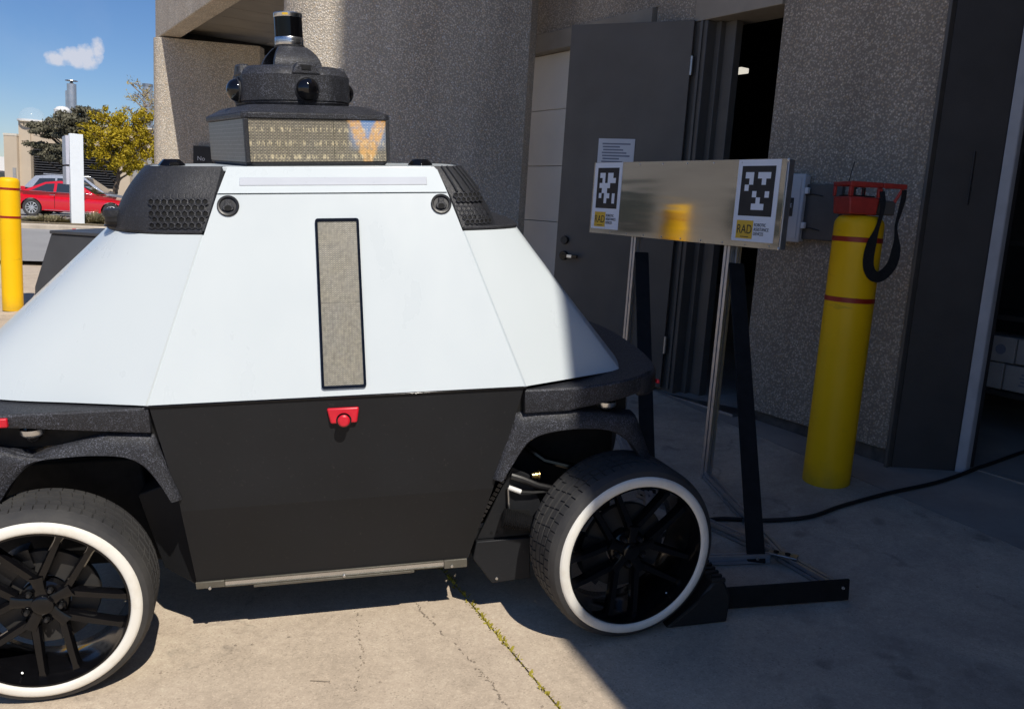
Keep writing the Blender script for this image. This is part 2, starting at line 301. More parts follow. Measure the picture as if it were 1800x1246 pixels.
# ------------------------------------------------------------------ mesh helpers
class MB:
    def __init__(s): s.v = []; s.f = []
    def add(s, vs, fs, M=None):
        k = len(s.v)
        s.v += [tuple((M @ Vector(p)) if M else p) for p in vs]; s.f += [tuple(i+k for i in f) for f in fs]; return s
    def box(s, a, b, M=None):
        x0, y0, z0 = a; x1, y1, z1 = b
        return s.hexa([(x0, y0, z0), (x1, y0, z0), (x1, y1, z0), (x0, y1, z0), (x0, y0, z1), (x1, y0, z1), (x1, y1, z1), (x0, y1, z1)], M)
    def hexa(s, p, M=None):
        return s.add(p, [(0, 3, 2, 1), (4, 5, 6, 7), (0, 1, 5, 4), (1, 2, 6, 5), (2, 3, 7, 6), (3, 0, 4, 7)], M)
    def prism(s, poly, f0, f1, M=None):          # poly of 2d points, f0/f1 map (u,v) to 3d
        n = len(poly); vs = [f0(*p) for p in poly] + [f1(*p) for p in poly]
        fs = [tuple(range(n-1, -1, -1)), tuple(range(n, 2*n))] + [(i, (i+1) % n, n+(i+1) % n, n+i) for i in range(n)]
        return s.add(vs, fs, M)
    def xz(s, poly, y0, y1, M=None):
        return s.prism(poly, lambda u, v: (u, y0(u, v) if callable(y0) else y0, v), lambda u, v: (u, y1(u, v) if callable(y1) else y1, v), M)
    def xy(s, poly, z0, z1, M=None):
        return s.prism(poly, lambda u, v: (u, v, z0), lambda u, v: (u, v, z1), M)
    def lathe(s, prof, n=32, ax='z', M=None, closed=False, off=(0, 0, 0), a0=0., a1=2*math.pi):
        full = abs(a1-a0-2*math.pi) < 1e-6; cnt = n if full else n+1; vs = []; fs = []
        for i in range(cnt):
            t = a0+(a1-a0)*i/n; c, q = math.cos(t), math.sin(t)
            for r, h in prof:
                p = {'z': (r*c, r*q, h), 'y': (r*c, h, r*q), 'x': (h, r*c, r*q)}[ax]
                vs.append((p[0]+off[0], p[1]+off[1], p[2]+off[2]))
        k = len(prof); kk = k if closed else k-1
        for i in range(n):
            j = (i+1) % cnt
            for q in range(kk):
                q2 = (q+1) % k; fs.append((i*k+q, j*k+q, j*k+q2, i*k+q2))
        return s.add(vs, fs, M)
    def cyl(s, p0, p1, r0, r1=None, n=16, cap=True):
        p0, p1 = Vector(p0), Vector(p1); r1 = r0 if r1 is None else r1
        d = (p1-p0).normalized(); a = d.orthogonal().normalized(); b = d.cross(a); vs = []
        for c, r in ((p0, r0), (p1, r1)):
            for i in range(n):
                t = 2*math.pi*i/n; vs.append(tuple(c+a*math.cos(t)*r+b*math.sin(t)*r))
        fs = [(i, (i+1) % n, n+(i+1) % n, n+i) for i in range(n)]
        if cap: fs += [tuple(range(n-1, -1, -1)), tuple(range(n, 2*n))]
        return s.add(vs, fs)
    def tube(s, pts, r, n=10, closed=False):
        pts = [Vector(p) for p in pts]; vs = []; fs = []; m = len(pts); rs = r if isinstance(r, (list, tuple)) else [r]*m
        ref = None
        for i, p in enumerate(pts):
            if closed: d = pts[(i+1) % m]-pts[i-1]
            else: d = pts[min(i+1, m-1)]-pts[max(i-1, 0)]
            d.normalize()
            a = d.orthogonal().normalized() if ref is None else (ref-d*ref.dot(d)).normalized()
            ref = a; b = d.cross(a)
            for k in range(n):
                t = 2*math.pi*k/n; vs.append(tuple(p+a*math.cos(t)*rs[i]+b*math.sin(t)*rs[i]))
        for i in range(m if closed else m-1):
            j = (i+1) % m
            for k in range(n): fs.append((i*n+k, i*n+(k+1) % n, j*n+(k+1) % n, j*n+k))
        if not closed: fs += [tuple(range(n-1, -1, -1)), tuple(range((m-1)*n, m*n))]
        return s.add(vs, fs)
    def bar(s, p0, p1, w, h, upv=(0, 0, 1)):         # square bar between two points
        p0, p1 = Vector(p0), Vector(p1); d = (p1-p0).normalized(); u = Vector(upv); u = (u-d*u.dot(d)).normalized(); sd = d.cross(u)
        q = []
        for c in (p0, p1):
            for a, b in ((-1, -1), (1, -1), (1, 1), (-1, 1)): q.append(tuple(c+sd*a*w/2+u*b*h/2))
        return s.add(q, [(3, 2, 1, 0), (4, 5, 6, 7), (0, 1, 5, 4), (1, 2, 6, 5), (2, 3, 7, 6), (3, 0, 4, 7)])
    def grid(s, rows):                                # rows of equal length lists of points
        n = len(rows[0]); vs = [p for r in rows for p in r]
        fs = [(i*n+j, i*n+j+1, (i+1)*n+j+1, (i+1)*n+j) for i in range(len(rows)-1) for j in range(n-1)]
        return s.add(vs, fs)
    def thick(s, rows, dv):                           # a grid with thickness along dv(p)
        n = len(rows[0]); m_ = len(rows)
        back = [[tuple(Vector(p)+Vector(dv)) for p in r] for r in rows]
        k = len(s.v); s.grid(rows); s.grid([list(reversed(r)) for r in back])
        vs = []; fs = []
        loop = [(i, 0) for i in range(m_)] + [(m_-1, j) for j in range(1, n)] + [(i, n-1) for i in range(m_-2, -1, -1)] + [(0, j) for j in range(n-2, 0, -1)]
        L = len(loop)
        vs = [rows[i][j] for i, j in loop]+[back[i][j] for i, j in loop]
        fs = [(i, L+i, L+(i+1) % L, (i+1) % L) for i in range(L)]
        return s.add(vs, fs)
    def build(s, name, mat, parent=None, smooth=False, bevel=0, seg=2, angle=35, merge=False):
        me = bpy.data.meshes.new(name); me.from_pydata(s.v, [], s.f)
        if merge:
            import bmesh
            bm = bmesh.new(); bm.from_mesh(me); bmesh.ops.remove_doubles(bm, verts=bm.verts, dist=1e-5); bmesh.ops.recalc_face_normals(bm, faces=bm.faces); bm.to_mesh(me); bm.free()
        me.update()
        me.materials.append(MATS[mat])
        o = bpy.data.objects.new(name, me); C.objects.link(o)
        if smooth:
            me.polygons.foreach_set('use_smooth', [True]*len(me.polygons))
            me.set_sharp_from_angle(angle=R(angle))
        if bevel:
            b = o.modifiers.new('bevel', 'BEVEL'); b.width = bevel; b.segments = seg; b.limit_method = 'ANGLE'; b.angle_limit = R(30); b.harden_normals = False
            me.polygons.foreach_set('use_smooth', [True]*len(me.polygons)); me.set_sharp_from_angle(angle=R(30 if not smooth else angle))
        if parent: o.parent = parent
        return o
def tag(o, label, cat, group=None):
    o['label'] = label; o['category'] = cat
    if group: o['group'] = group
    return o
def thing(name, label, cat, loc=(0, 0, 0), rz=0, group=None, M=None):
    o = bpy.data.objects.new(name, None); C.objects.link(o); o.empty_display_size = .1
    if M is not None: o.matrix_world = M
    else: o.location = loc; o.rotation_euler = (0, 0, rz)
    return tag(o, label, cat, group)
def pempty(name, parent, M=None):
    o = bpy.data.objects.new(name, None); C.objects.link(o); o.empty_display_size = .05; o.parent = parent
    if M is not None: o.matrix_basis = M
    return o
def struct(o): o['kind'] = 'structure'; return o
def stuff(o): o['kind'] = 'stuff'; return o
def copy_tree(o, parent=None, M=None):
    c = o.copy(); C.objects.link(c); c.parent = parent
    if M is not None: c.matrix_basis = M
    for ch in list(o.children): copy_tree(ch, c)
    return c
def text(name, s, size, mat, parent, M, align='LEFT', ext=.0005, sx=1.):
    cu = bpy.data.curves.new(name, 'FONT'); cu.body = s; cu.size = size; cu.align_x = align; cu.extrude = ext; cu.space_line = .95
    t = bpy.data.objects.new(name, cu); C.objects.link(t)
    dg = bpy.context.evaluated_depsgraph_get(); me = bpy.data.meshes.new_from_object(t.evaluated_get(dg))
    bpy.data.objects.remove(t); me.name = name; me.materials.clear(); me.materials.append(MATS[mat])
    for v in me.vertices: v.co.x *= sx
    o = bpy.data.objects.new(name, me); C.objects.link(o); o.parent = parent; o.matrix_basis = M
    return o
def TR(x, y, z): return Matrix.Translation((x, y, z))
def RZ(a): return Matrix.Rotation(R(a), 4, 'Z')
def RX(a): return Matrix.Rotation(R(a), 4, 'X')
def RY(a): return Matrix.Rotation(R(a), 4, 'Y')
def lerp(a, b, t): return tuple(x+(y-x)*t for x, y in zip(a, b))
def poly_at(pts, t):                # even sampling of a polyline, 0..1
    L = [0.]
    for a, b in zip(pts, pts[1:]): L.append(L[-1]+math.dist(a, b))
    d = t*L[-1]
    for i in range(len(pts)-1):
        if d <= L[i+1]+1e-9:
            k = (d-L[i])/max(1e-9, L[i+1]-L[i]); return lerp(pts[i], pts[i+1], k)
    return pts[-1]
def smooth_curve(pts, n):           # catmull-rom through points
    out = []; P = [pts[0]]+list(pts)+[pts[-1]]; m = len(pts)-1
    for k in range(n):
        u = k/(n-1)*m; i = min(int(u), m-1); t = u-i; p0, p1, p2, p3 = P[i], P[i+1], P[i+2], P[i+3]
        out.append(tuple(.5*((2*b)+(-a+c)*t+(2*a-5*b+4*c-d)*t*t+(-a+3*b-3*c+d)*t**3) for a, b, c, d in zip(p0, p1, p2, p3)))
    return out

# ------------------------------------------------------------------ ground
def sstep(t): t = max(0, min(1, t)); return t*t*(3-2*t)
def gz(x, y):
    near = -.098+.06*x+.07*y
    far = max(-.2, min(.5, .09+.02*(x+19)))
    if y < 0: near = -.098+.06*max(-8, min(8, x))+.07*max(-6, y)
    return near+(far-near)*sstep((y-9)/7)
def sheet(name, mat, x0, x1, y0, y1, nx, ny, dz, xs=None, ys=None):
    xs = xs or [x0+(x1-x0)*i/nx for i in range(nx+1)]; ys = ys or [y0+(y1-y0)*i/ny for i in range(ny+1)]
    mb = MB(); mb.grid([[(x, y, gz(x, y)+dz) for x in xs] for y in ys]); return mb.build(name, mat, smooth=True)
xs = [-900, -400, -200, -120, -80, -60]+[-50+2*i for i in range(31)]+[14, 18, 25, 40, 80, 200, 900]
ys = [-300, -100, -40, -20]+[-10+1.0*i for i in range(40)]+[32, 36, 40, 48, 60, 90, 150, 300, 900, 2500]
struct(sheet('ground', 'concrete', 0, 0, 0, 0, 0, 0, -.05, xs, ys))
# slabs of the apron, cast square to the joint that runs out under the vehicle
jd = Vector((.45, -.893)).normalized(); je = Vector((.893, .45)).normalized(); jo = Vector((-.202, 3.183))
apron = bpy.data.objects.new('apron', None); C.objects.link(apron); struct(apron)
us = [-14.6, -10.9, -7.3, -3.65, 0, 2.27, 6.4]; vs = [-5.1, -1.55, 2.7, 7.0]
for i in range(len(us)-1):
    for j in range(len(vs)-1):
        g = .003
        q = [(us[i]+g, vs[j]+g), (us[i+1]-g, vs[j]+g), (us[i+1]-g, vs[j+1]-g), (us[i]+g, vs[j+1]-g)]
        pts = [jo+je*a+jd*b for a, b in q]
        if min(p.y for p in pts) > 9.5: continue
        mb = MB(); n = 6; rows = []
        for a in range(n+1):
            l = pts[0].lerp(pts[3], a/n); r = pts[1].lerp(pts[2], a/n)
            rows.append([(*(l.lerp(r, b/n)), gz(*l.lerp(r, b/n))) for b in range(n+1)])
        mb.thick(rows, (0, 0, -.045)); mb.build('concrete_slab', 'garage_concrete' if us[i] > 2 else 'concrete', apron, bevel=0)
# hairline cracks wandering over the slab
simple('crack_dirt', (.27, .22, .165), .95, var=.3, scale=40)
for path, wd_, brk in (([(-0.307, 2.981), (-0.243, 2.867), (-0.157, 2.74), (-0.065, 2.581), (-0.01, 2.484), (0.058, 2.367), (0.078, 2.32)], .0042, .35), ([(-0.523, 2.925), (-0.48, 2.807), (-0.444, 2.68), (-0.434, 2.575), (-0.423, 2.435)], .0035, .45)):
    cv = smooth_curve(path, 90); mb = MB(); off = 0.
    for i in range(89):
        off = .8*off+random.gauss(0, .004)
        if random.random() < brk: continue
        a_, b_ = Vector(cv[i]), Vector(cv[i+1]); d_ = (b_-a_).normalized(); nn_ = Vector((-d_.y, d_.x)); w0, w1 = (random.uniform(.2, 1.)*wd_ for _ in range(2)); a_ = a_+nn_*off+nn_*random.gauss(0, .003); b_ = b_+nn_*off
        q = [a_-nn_*w0, a_+nn_*w0, b_+nn_*w1, b_-nn_*w1]; mb.add([(p.x, p.y, gz(p.x, p.y)+.0012) for p in q], [(0, 3, 2, 1)])
    mb.build('crack', 'crack_dirt', apron)
# a few twigs, dry leaves and grit
mb = MB()
for k in range(260):
    x, y = random.uniform(-1.6, 2.2), random.uniform(2.0, 4.6); s_ = random.choice([.002, .002, .003, .003, .006]); mb.add(rq0 if False else [(x-s_, y, gz(x, y)+.001), (x, y-s_*.6, gz(x, y)+.001), (x+s_, y, gz(x, y)+.001), (x, y+s_*.6, gz(x, y)+s_*.8)], [(0, 1, 3), (1, 2, 3), (0, 3, 2)])
mb.tube([(-0.571, 2.485, gz(-0.571, 2.485)+.003), (-0.507, 2.48, gz(-0.507, 2.48)+.003)], .0012, 5)
stuff(tag(mb.build('paving_grit', 'crack_dirt'), 'scattered grit, leaf crumbs and a twig on the concrete paving', 'grit'))
# weeds in the open joint
mb = MB()
for k in range(420):
    t = random.choice([random.gauss(c, .035) for c in (.08, .2, .27, .36, .47, .55, .62, .74, .85, .95)]+[random.random()]*4)
    v = -.1+t*1.9; p = jo+je*random.gauss(0, .0035)+jd*v; z = gz(*p)-.004
    a = random.random()*6.28; h = random.uniform(.005, .018); w_ = random.uniform(.003, .007); lx, ly = random.gauss(0, .006), random.gauss(0, .006)
    mb.add([(p.x-w_*math.cos(a), p.y-w_*math.sin(a), z), (p.x+w_*math.cos(a), p.y+w_*math.sin(a), z), (p.x+lx+w_*.6, p.y+ly, z+h), (p.x+lx-w_*.6, p.y+ly, z+h*.9)], [(0, 1, 2, 3)])
stuff(tag(mb.build('joint_weeds', 'leaf_moss'), 'yellow green moss and weeds growing along the open concrete joint', 'weeds'))
struct(sheet('road', 'asphalt', -60, -2, 12.6, 24.2, 30, 14, .012))
struct(sheet('parking_lot', 'asphalt', -70, 2, 26.5, 60, 30, 24, .012))

# ------------------------------------------------------------------ building with the door and the garage (frame: a to the right along the wall, b into it, z up)
A = Vector((1.513, 5.193, 0)); wv = Vector((.545, -.839, 0)).normalized()
FM = Matrix((wv, Vector((-wv.y, wv.x, 0)), Vector((0, 0, 1)))).transposed().to_4x4(); FM.translation = A
bld = thing('warehouse_building', 'shaded exposed aggregate building with open steel door and garage opening', 'building', M=FM)
def B(name, mat, a, b, bevel=0, parent=bld): return MB().box(a, b).build(name, mat, parent, bevel=bevel)
ZT = 8.0
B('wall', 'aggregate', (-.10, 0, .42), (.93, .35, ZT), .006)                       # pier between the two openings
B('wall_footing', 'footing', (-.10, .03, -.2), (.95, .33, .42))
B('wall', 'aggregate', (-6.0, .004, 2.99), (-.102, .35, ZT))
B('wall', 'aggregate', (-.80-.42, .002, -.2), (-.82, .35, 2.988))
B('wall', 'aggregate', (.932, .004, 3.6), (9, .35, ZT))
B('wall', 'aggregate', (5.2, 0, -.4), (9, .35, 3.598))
# door frame and its head
B('door_head', 'lintel_paint', (-.82, -.02, 2.83), (-.10, .25, 2.988), .004)
B('door_frame', 'frame_paint', (-.82, -.015, .2), (-.70, .25, 2.828), .004)
B('door_frame', 'frame_paint', (-.70, .06, .2), (-.655, .22, 2.828), .003)
B('door_frame', 'frame_paint', (-.655, .10, .2), (-.56, .16, 2.828), .003)
B('door_frame', 'frame_paint', (-.14, .06, .2), (-.102, .25, 2.828), .003)
B('threshold', 'steel', (-.82, -.06, .355), (-.10, .25, .372), .002)
# sectional door far left
B('garage_lintel', 'lintel_paint', (-4.2, -.03, 2.84), (-1.24, .2, 2.986), .004)
for k in range(6):
    z0 = .56+.457*(k-1); z1 = min(2.836, z0+.453)
    B('garage_door_panel', 'garage_door', (-4.2, .06, z0), (-1.24, .12, z1), .004)
# jamb of the near garage opening and its seal
mb = MB(); mb.hexa([(.955, .02, .2), (1.17, .25, .2), (1.19, .40, .2), (.955, .40, .2), (.955, .02, 3.598), (1.17, .25, 3.598), (1.19, .40, 3.598), (.955, .40, 3.598)]); mb.build('garage_jamb', 'jamb_paint', bld, bevel=.006)
B('jamb_trim', 'frame_paint', (.934, -.012, .2), (.953, .1, 3.598), .003)
mb = MB(); mb.hexa([(1.172, .245, .25), (1.216, .275, .25), (1.216, .315, .25), (1.172, .315, .25), (1.172, .245, 3.59), (1.216, .275, 3.59), (1.216, .315, 3.59), (1.172, .315, 3.59)]); mb.build('weather_seal', 'seal_grey', bld, bevel=.006)
MB().box((1.08, .145, 1.72), (1.086, .16, 1.98)).build('scratch_plate', 'jamb_paint', bld)
# the rooms inside
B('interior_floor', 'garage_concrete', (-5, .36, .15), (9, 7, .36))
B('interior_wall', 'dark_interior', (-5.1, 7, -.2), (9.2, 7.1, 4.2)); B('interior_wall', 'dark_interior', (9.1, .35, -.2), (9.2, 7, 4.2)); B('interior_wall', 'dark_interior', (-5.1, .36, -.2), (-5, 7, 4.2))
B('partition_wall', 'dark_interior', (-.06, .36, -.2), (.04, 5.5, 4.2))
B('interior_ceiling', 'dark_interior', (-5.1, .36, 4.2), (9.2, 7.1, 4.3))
# hanging lamp glimpsed through the door
lm = N('lamp_glow'); lm.set(base=(.8, .8, .7), emis=(1., .93, .8), emstr=.75)
MB().box((-2.55, 1.95, 2.92), (-2.25, 2.05, 2.965)).build('ceiling_lamp', 'lamp_glow', bld, bevel=.005)
# steel door leaf, swung out
H = A-wv*.80+Vector((-.839, -.545, 0))*.03
dvec = Vector((-.891, .454, 0)); DM = Matrix((-dvec, Vector((dvec.y, -dvec.x, 0)), Vector((0, 0, 1)))).transposed().to_4x4(); DM.translation = H
dr = pempty('door', bld, FM.inverted() @ DM)     # x runs from -w (free edge) to 0 (hinge), +y away from the camera
MB().box((-.87, -.022, .40), (0, .022, 2.835)).build('door_leaf', 'door_paint', dr, bevel=.003)
for z in (.7, 1.6, 2.55): MB().cyl((.006, -.02, z-.06), (.006, -.02, z+.06), .011).build('hinge', 'steel', dr, smooth=True)
hd = MB().lathe([(0, -.05), (.026, -.05), (.03, -.03), (.03, -.022)], 20, 'y', off=(-.80, 0, 1.36)); hd.build('deadbolt', 'black_plastic', dr, smooth=True)
hd = MB(); hd.lathe([(0, -.045), (.03, -.045), (.034, -.022)], 20, 'y', off=(-.80, 0, 1.25)); hd.box((-.80, -.075, 1.238), (-.68, -.05, 1.262)); hd.build('lever_handle', 'gloss_black', dr, bevel=.003)
MB().box((-.755, -.079, 1.240), (-.72, -.0755, 1.260)).build('handle_shine', 'silver', dr)
pp = MB().box((-.60, -.0255, 1.70), (-.335, -.023, 2.075)).build('notice_sheet', 'paper', dr)
for i in range(15):
    MB().box((-.57+.004*(i % 3), -.0262, 2.035-.020*i), (-.365-.025*((i*7) % 4), -.0257, 2.045-.020*i)).build('printed_line', 'print_grey', dr)
MB().box((.045, -.03, .40), (.06, 0, 2.83)).build('door_stop', 'frame_paint', dr)

# broad concrete pier with a rounded left edge, half in the wing's shade
col = thing('concrete_pier', 'massive exposed aggregate pier behind the vehicle, sunlit along its left edge', 'pier', (-.75, 6.66, 0))
fl, fr_ = Vector((-1.60, 6.532)), Vector((-.70, 6.53))
prof = smooth_curve([(-1.93, 7.1), (-1.91, 6.85), (-1.80, 6.655), (-1.60, 6.535), (-1.2, 6.495), (-.7, 6.53), (-.3, 6.625), (-.02, 6.76)], 40)+[(.03, 6.98), (-.8, 7.05), (-1.85, 7.12)]
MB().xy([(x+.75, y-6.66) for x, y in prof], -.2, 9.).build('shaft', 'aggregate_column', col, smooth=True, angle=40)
fd = (fr_-fl).normalized()
for d_ in (.10,):
    q = fl+fd*d_; MB().box((-.006, -.003, .2), (.006, .003, 9), TR(q.x+.75, q.y-6.66, 0) @ RZ(math.degrees(math.atan2(fd.y, fd.x)))).build('casting_joint', 'footing', col)
for d_, z, r in ((.52, 2.22, .012), (.86, 2.46, .011)):
    q = fl+fd*d_; MB().lathe([(0, -.004), (r*.7, -.003), (r, .004)], 10, 'y', M=TR(q.x+.75, q.y-6.66, z) @ RZ(math.degrees(math.atan2(fd.y, fd.x)))).build('tie_hole', 'footing', col)

# entrance canopy to the left of the column: upper storey on an end wall
can = thing('entrance_canopy', 'overhanging concrete upper storey with dark soffit left of the round column', 'canopy', (-4.66, 11, 0))
cw = MB()
# end wall with a rounded nose
prof = [(-4.62, 11.25), (-4.66, 11.05), (-4.62, 10.88), (-4.50, 10.82), (-4.30, 10.86), (-3.36, 11.02), (-3.36, 11.2), (-4.62, 11.4)]
prof = smooth_curve(prof[:5], 14)+prof[5:]
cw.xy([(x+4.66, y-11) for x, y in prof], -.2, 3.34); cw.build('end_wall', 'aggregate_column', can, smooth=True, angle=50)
# upper storey: outer edge runs parallel to the building
E0 = Vector((-4.70, 11.12)); wd2 = Vector((.545, -.839)).normalized(); E1 = E0+wd2*4.3; nin = Vector((.839, .545)).normalized()
def c2(p, z): return (p.x+4.66, p.y-11, z)
def slab2(name, mat, pts, z0, z1, **k):
    return MB().xy([(p.x+4.66, p.y-11) for p in pts], z0, z1).build(name, mat, can, **k)
slab2('upper_wall', 'aggregate_column', [E0, E1, E1+nin*.22, E0+nin*.22], 3.36, 6.2, bevel=.01)
slab2('upper_wall', 'aggregate_column', [E0+nin*.552, E0+nin*2.7, E0+nin*2.7-wd2*.5, E0+nin*.552-wd2*.5], 3.36, 6.2)
F0, F1 = E0+nin*.222, E1+nin*.222
for k in range(8):       # soffit boards
    a, b = F0+(F1-F0)*(k/8), F0+(F1-F0)*((k+1)/8-.002)
    slab2('soffit_board', 'soffit', [a, b, b+nin*1.08, a+nin*1.08], 3.47, 3.53)
a = F0+nin*1.09
for k in range(26):      # ribbed pale soffit beyond
    p = a+wd2*(.2*k+.05); slab2('soffit_rib', 'soffit_pale', [p, p+wd2*.17, p+wd2*.17+nin*1.9, p+nin*1.2], 3.47, 3.53)
slab2('roof_slab', 'footing', [F0, F1, F1+nin*2.4, F0+nin*2.4], 3.6, 3.7)
slab2('beam', 'steel_beam', [E0+nin*.225-wd2*.05, E0+nin*.225+wd2*.16, E0+nin*2.6+wd2*.16, E0+nin*2.6-wd2*.05], 3.345, 3.468)
# small black room sign on the end wall
sg = thing('wall_sign', 'small black sign with pale lettering on shaded concrete end wall', 'sign', (-4.12, 10.84, 1.66))
MB().box((0, 0, 0), (.52, .015, .42)).build('plate', 'print_black', sg, bevel=.003)
text('lettering', 'No', .075, 'paper', sg, TR(.05, -.002, .245) @ RX(90))

# wing of the building behind the camera that shades the right of the picture
wing = MB(); q0 = Vector((.318, 2.537))-Vector((-.4, .917)).normalized()*3.7
wing.xy([(q0.x, q0.y), (q0.x+9, q0.y-.6), (q0.x+13, q0.y-9), (q0.x+5.2, q0.y-9)], -1, 16)
tag(wing.build('building_wing', 'aggregate'), 'tall aggregate wing of the building outside the frame casting the shade', 'building')

nb_ = thing('neighbour_building', 'long grey metal clad building outside the frame, mirrored in the board', 'building', (-26, 6, 0))
MB().box((-8, -4, -1), (0, 22, 5.2)).build('wall', 'far_grey', nb_); MB().box((-8.2, -4.2, 5.2), (.2, 22.2, 5.7)).build('parapet', 'lintel_paint', nb_)
for k in range(5): MB().box((.005, -2.5+5*k, 1.2), (.05, -.3+5*k, 2.6)).build('window', 'car_glass', nb_)

# ------------------------------------------------------------------ the security vehicle (frame: X along its side, Y away from the camera, Z up from the paving)
Zr = Vector((-.06, -.07, 1)).normalized(); Xr = Vector((.976, .206, .072)); Xr = (Xr-Zr*Xr.dot(Zr)).normalized(); Yr = Zr.cross(Xr)
RM = Matrix((Xr, Yr, Zr)).transposed().to_4x4(); RM.translation = (-.464, 2.543, .0519)
rob = thing('security_vehicle', 'white and black driverless security vehicle with whitewall tyres and sensor tower', 'vehicle', M=RM)
YM = .70                                          # middle plane; the far side mirrors the near one
def mir(p): return (p[0], 2*YM-p[1], p[2])
def side_panel(name, mat, rows, dv, both=True, **k):
    o = MB(); o.thick(rows, dv); a = o.build(name, mat, rob, **k)
    if both:
        o = MB(); o.thick([list(reversed([mir(p) for p in r])) for r in rows], (dv[0], -dv[1], dv[2])); o.build(name, mat, rob, **k)
    return a
G_ = .0034
def yb(z): return .115+(z-.888)*.36 if z < 1.5 else .335+(z-1.5)*.85   # side surface of the upper body
def xl(z): return -.553+(z-.888)*.353; 
def xr(z): return .607-(z-.888)*.353
# centre hatch panel and the strip above it
zz = [.890, 1.1, 1.3, 1.4965]
side_panel('hatch_panel', 'white_paint', [[(xl(z)+G_+(xr(z)-xl(z)-2*G_)*i/6, yb(z), z) for i in range(7)] for z in zz], (0, .02, .004), smooth=True)
side_panel('roof_rail', 'white_paint', [[(xl(z)+G_+(xr(z)-xl(z)-2*G_)*i/6, yb(z), z) for i in range(7)] for z in (1.5015, 1.54, 1.578)], (0, .02, .004), smooth=True)
# corner panels, lofted between belt and shoulder
SL = [(-.381, .294), (-.545, .345), (-.665, .46), (-.73, .60), (-.745, .70)]; BL = [(-.553, .115), (-.78, .19), (-1.0, .265), (-1.17, .38), (-1.26, .54), (-1.285, .70)]
SR = [(.433, .294), (.54, .318), (.615, .36), (.632, .40), (.645, .52), (.655, .70)]; BR = [(.607, .115), (.79, .186), (.955, .255), (.985, .30), (1.02, .45), (1.05, .70)]
def loft(S, Bt, z1, z0, n, m, sm=True):
    s_ = smooth_curve(S, n) if sm else [poly_at(S, i/(n-1)) for i in range(n)]; b_ = smooth_curve(Bt, n) if sm else [poly_at(Bt, i/(n-1)) for i in range(n)]
    rows = []
    for k in range(m):
        t = k/(m-1); z = z0+(z1-z0)*t
        rows.append([(*lerp(b, s, t), z) for s, b in zip(s_, b_)])
    return rows
def shiftx(rows, d): return [[(p[0]+(d if j == 0 else 0), p[1], p[2]) for j, p in enumerate(r)] for r in rows]
def both_ends(name, mat, rows, inward, flip, **k):
    side_panel(name, mat, rows if not flip else [list(reversed(r)) for r in rows], inward, **k)
both_ends('corner_panel', 'white_paint', shiftx(loft(SL, BL, 1.378, .890, 28, 8), -G_), (.016, .008, -.004), True, smooth=True, angle=60)
rr_ = shiftx(loft([(.433, .294), (.54, .318), (.605, .352), (.632, .395), (.645, .52), (.655, .70)], BR, 1.378, .890, 30, 8), G_)
both_ends('corner_panel', 'white_paint', rr_, (-.016, .008, -.004), False, smooth=True, angle=60)
# dark core that shows in the gaps
mb = MB()
def core_ring(z, xs_, e): 
    return xs_
def ring(S, T, z, o):
    near = [(x+o[0], y+o[1], z) for x, y in S]; 
    return near
for (z0, pl0), (z1, pl1) in (((.885, ([(-1.26, .70), (-1.15, .41), (-.55, .14), (.60, .14), (.94, .29), (1.02, .70)])), (1.37, ([(-.72, .70), (-.64, .49), (-.38, .315), (.43, .315), (.60, .39), (.63, .70)]))),
                             ((1.371, ([(-.60, .70), (-.55, .46), (-.37, .325), (.42, .325), (.50, .42), (.54, .70)])), (1.57, ([(-.54, .70), (-.47, .47), (-.31, .425), (.345, .425), (.41, .47), (.43, .70)])))):
    full0 = [(x, y, z0) for x, y in pl0]+[(x, 1.4-y, z0) for x, y in reversed(pl0[1:-1])]; full1 = [(x, y, z1) for x, y in pl1]+[(x, 1.4-y, z1) for x, y in reversed(pl1[1:-1])]
    n = len(full0); mb.add(full0+full1, [tuple(range(n-1, -1, -1)), tuple(range(n, 2*n))]+[(i, (i+1) % n, n+(i+1) % n, n+i) for i in range(n)])
mb.build('inner_shell', 'matte_black', rob)
# roof deck
TL_ = [(-.322, .403), (-.44, .412), (-.53, .45), (-.58, .55), (-.60, .70)]; TR_ = [(.354, .403), (.40, .412), (.44, .45), (.458, .55), (.465, .70)]
rp = [(x, y) for x, y in reversed(TL_)]+TR_; rp = rp+[(x, 1.4-y) for x, y in reversed(rp[1:-1])]
MB().xy(rp, 1.566, 1.581).build('roof_deck', 'white_paint', rob, bevel=.003)
# black corner housings
def housing(T, Mi, Lo, name, flip):
    t_, m_, l_ = (smooth_curve(q, 24) for q in (T, Mi, Lo)); rows = []
    for k in range(13):
        u = k/12; rows.append([])
        for a, b, c in zip(l_, m_, t_):
            p = tuple((1-u)**2*i+2*u*(1-u)*(2*j-.5*(i+kk))+u*u*kk for i, j, kk in zip(a, b, c)); rows[-1].append((*p, 1.388+(1.5825-1.388)*u))
    side_panel(name, 'printed_smooth', [list(reversed(r)) for r in rows] if flip else rows, (.01 if flip else -.01, .012, 0), smooth=True, angle=50)
    return rows
HL = housing(TL_, [(-.347, .345), (-.49, .355), (-.60, .41), (-.655, .53), (-.668, .70)], [(-.378, .300), (-.525, .335), (-.635, .41), (-.69, .54), (-.70, .70)], 'corner_housing', True)
HR = housing(TR_, [(.400, .345), (.462, .355), (.512, .42), (.528, .55), (.535, .70)], [(.431, .300), (.51, .325), (.558, .40), (.572, .55), (.58, .70)], 'corner_housing', False)
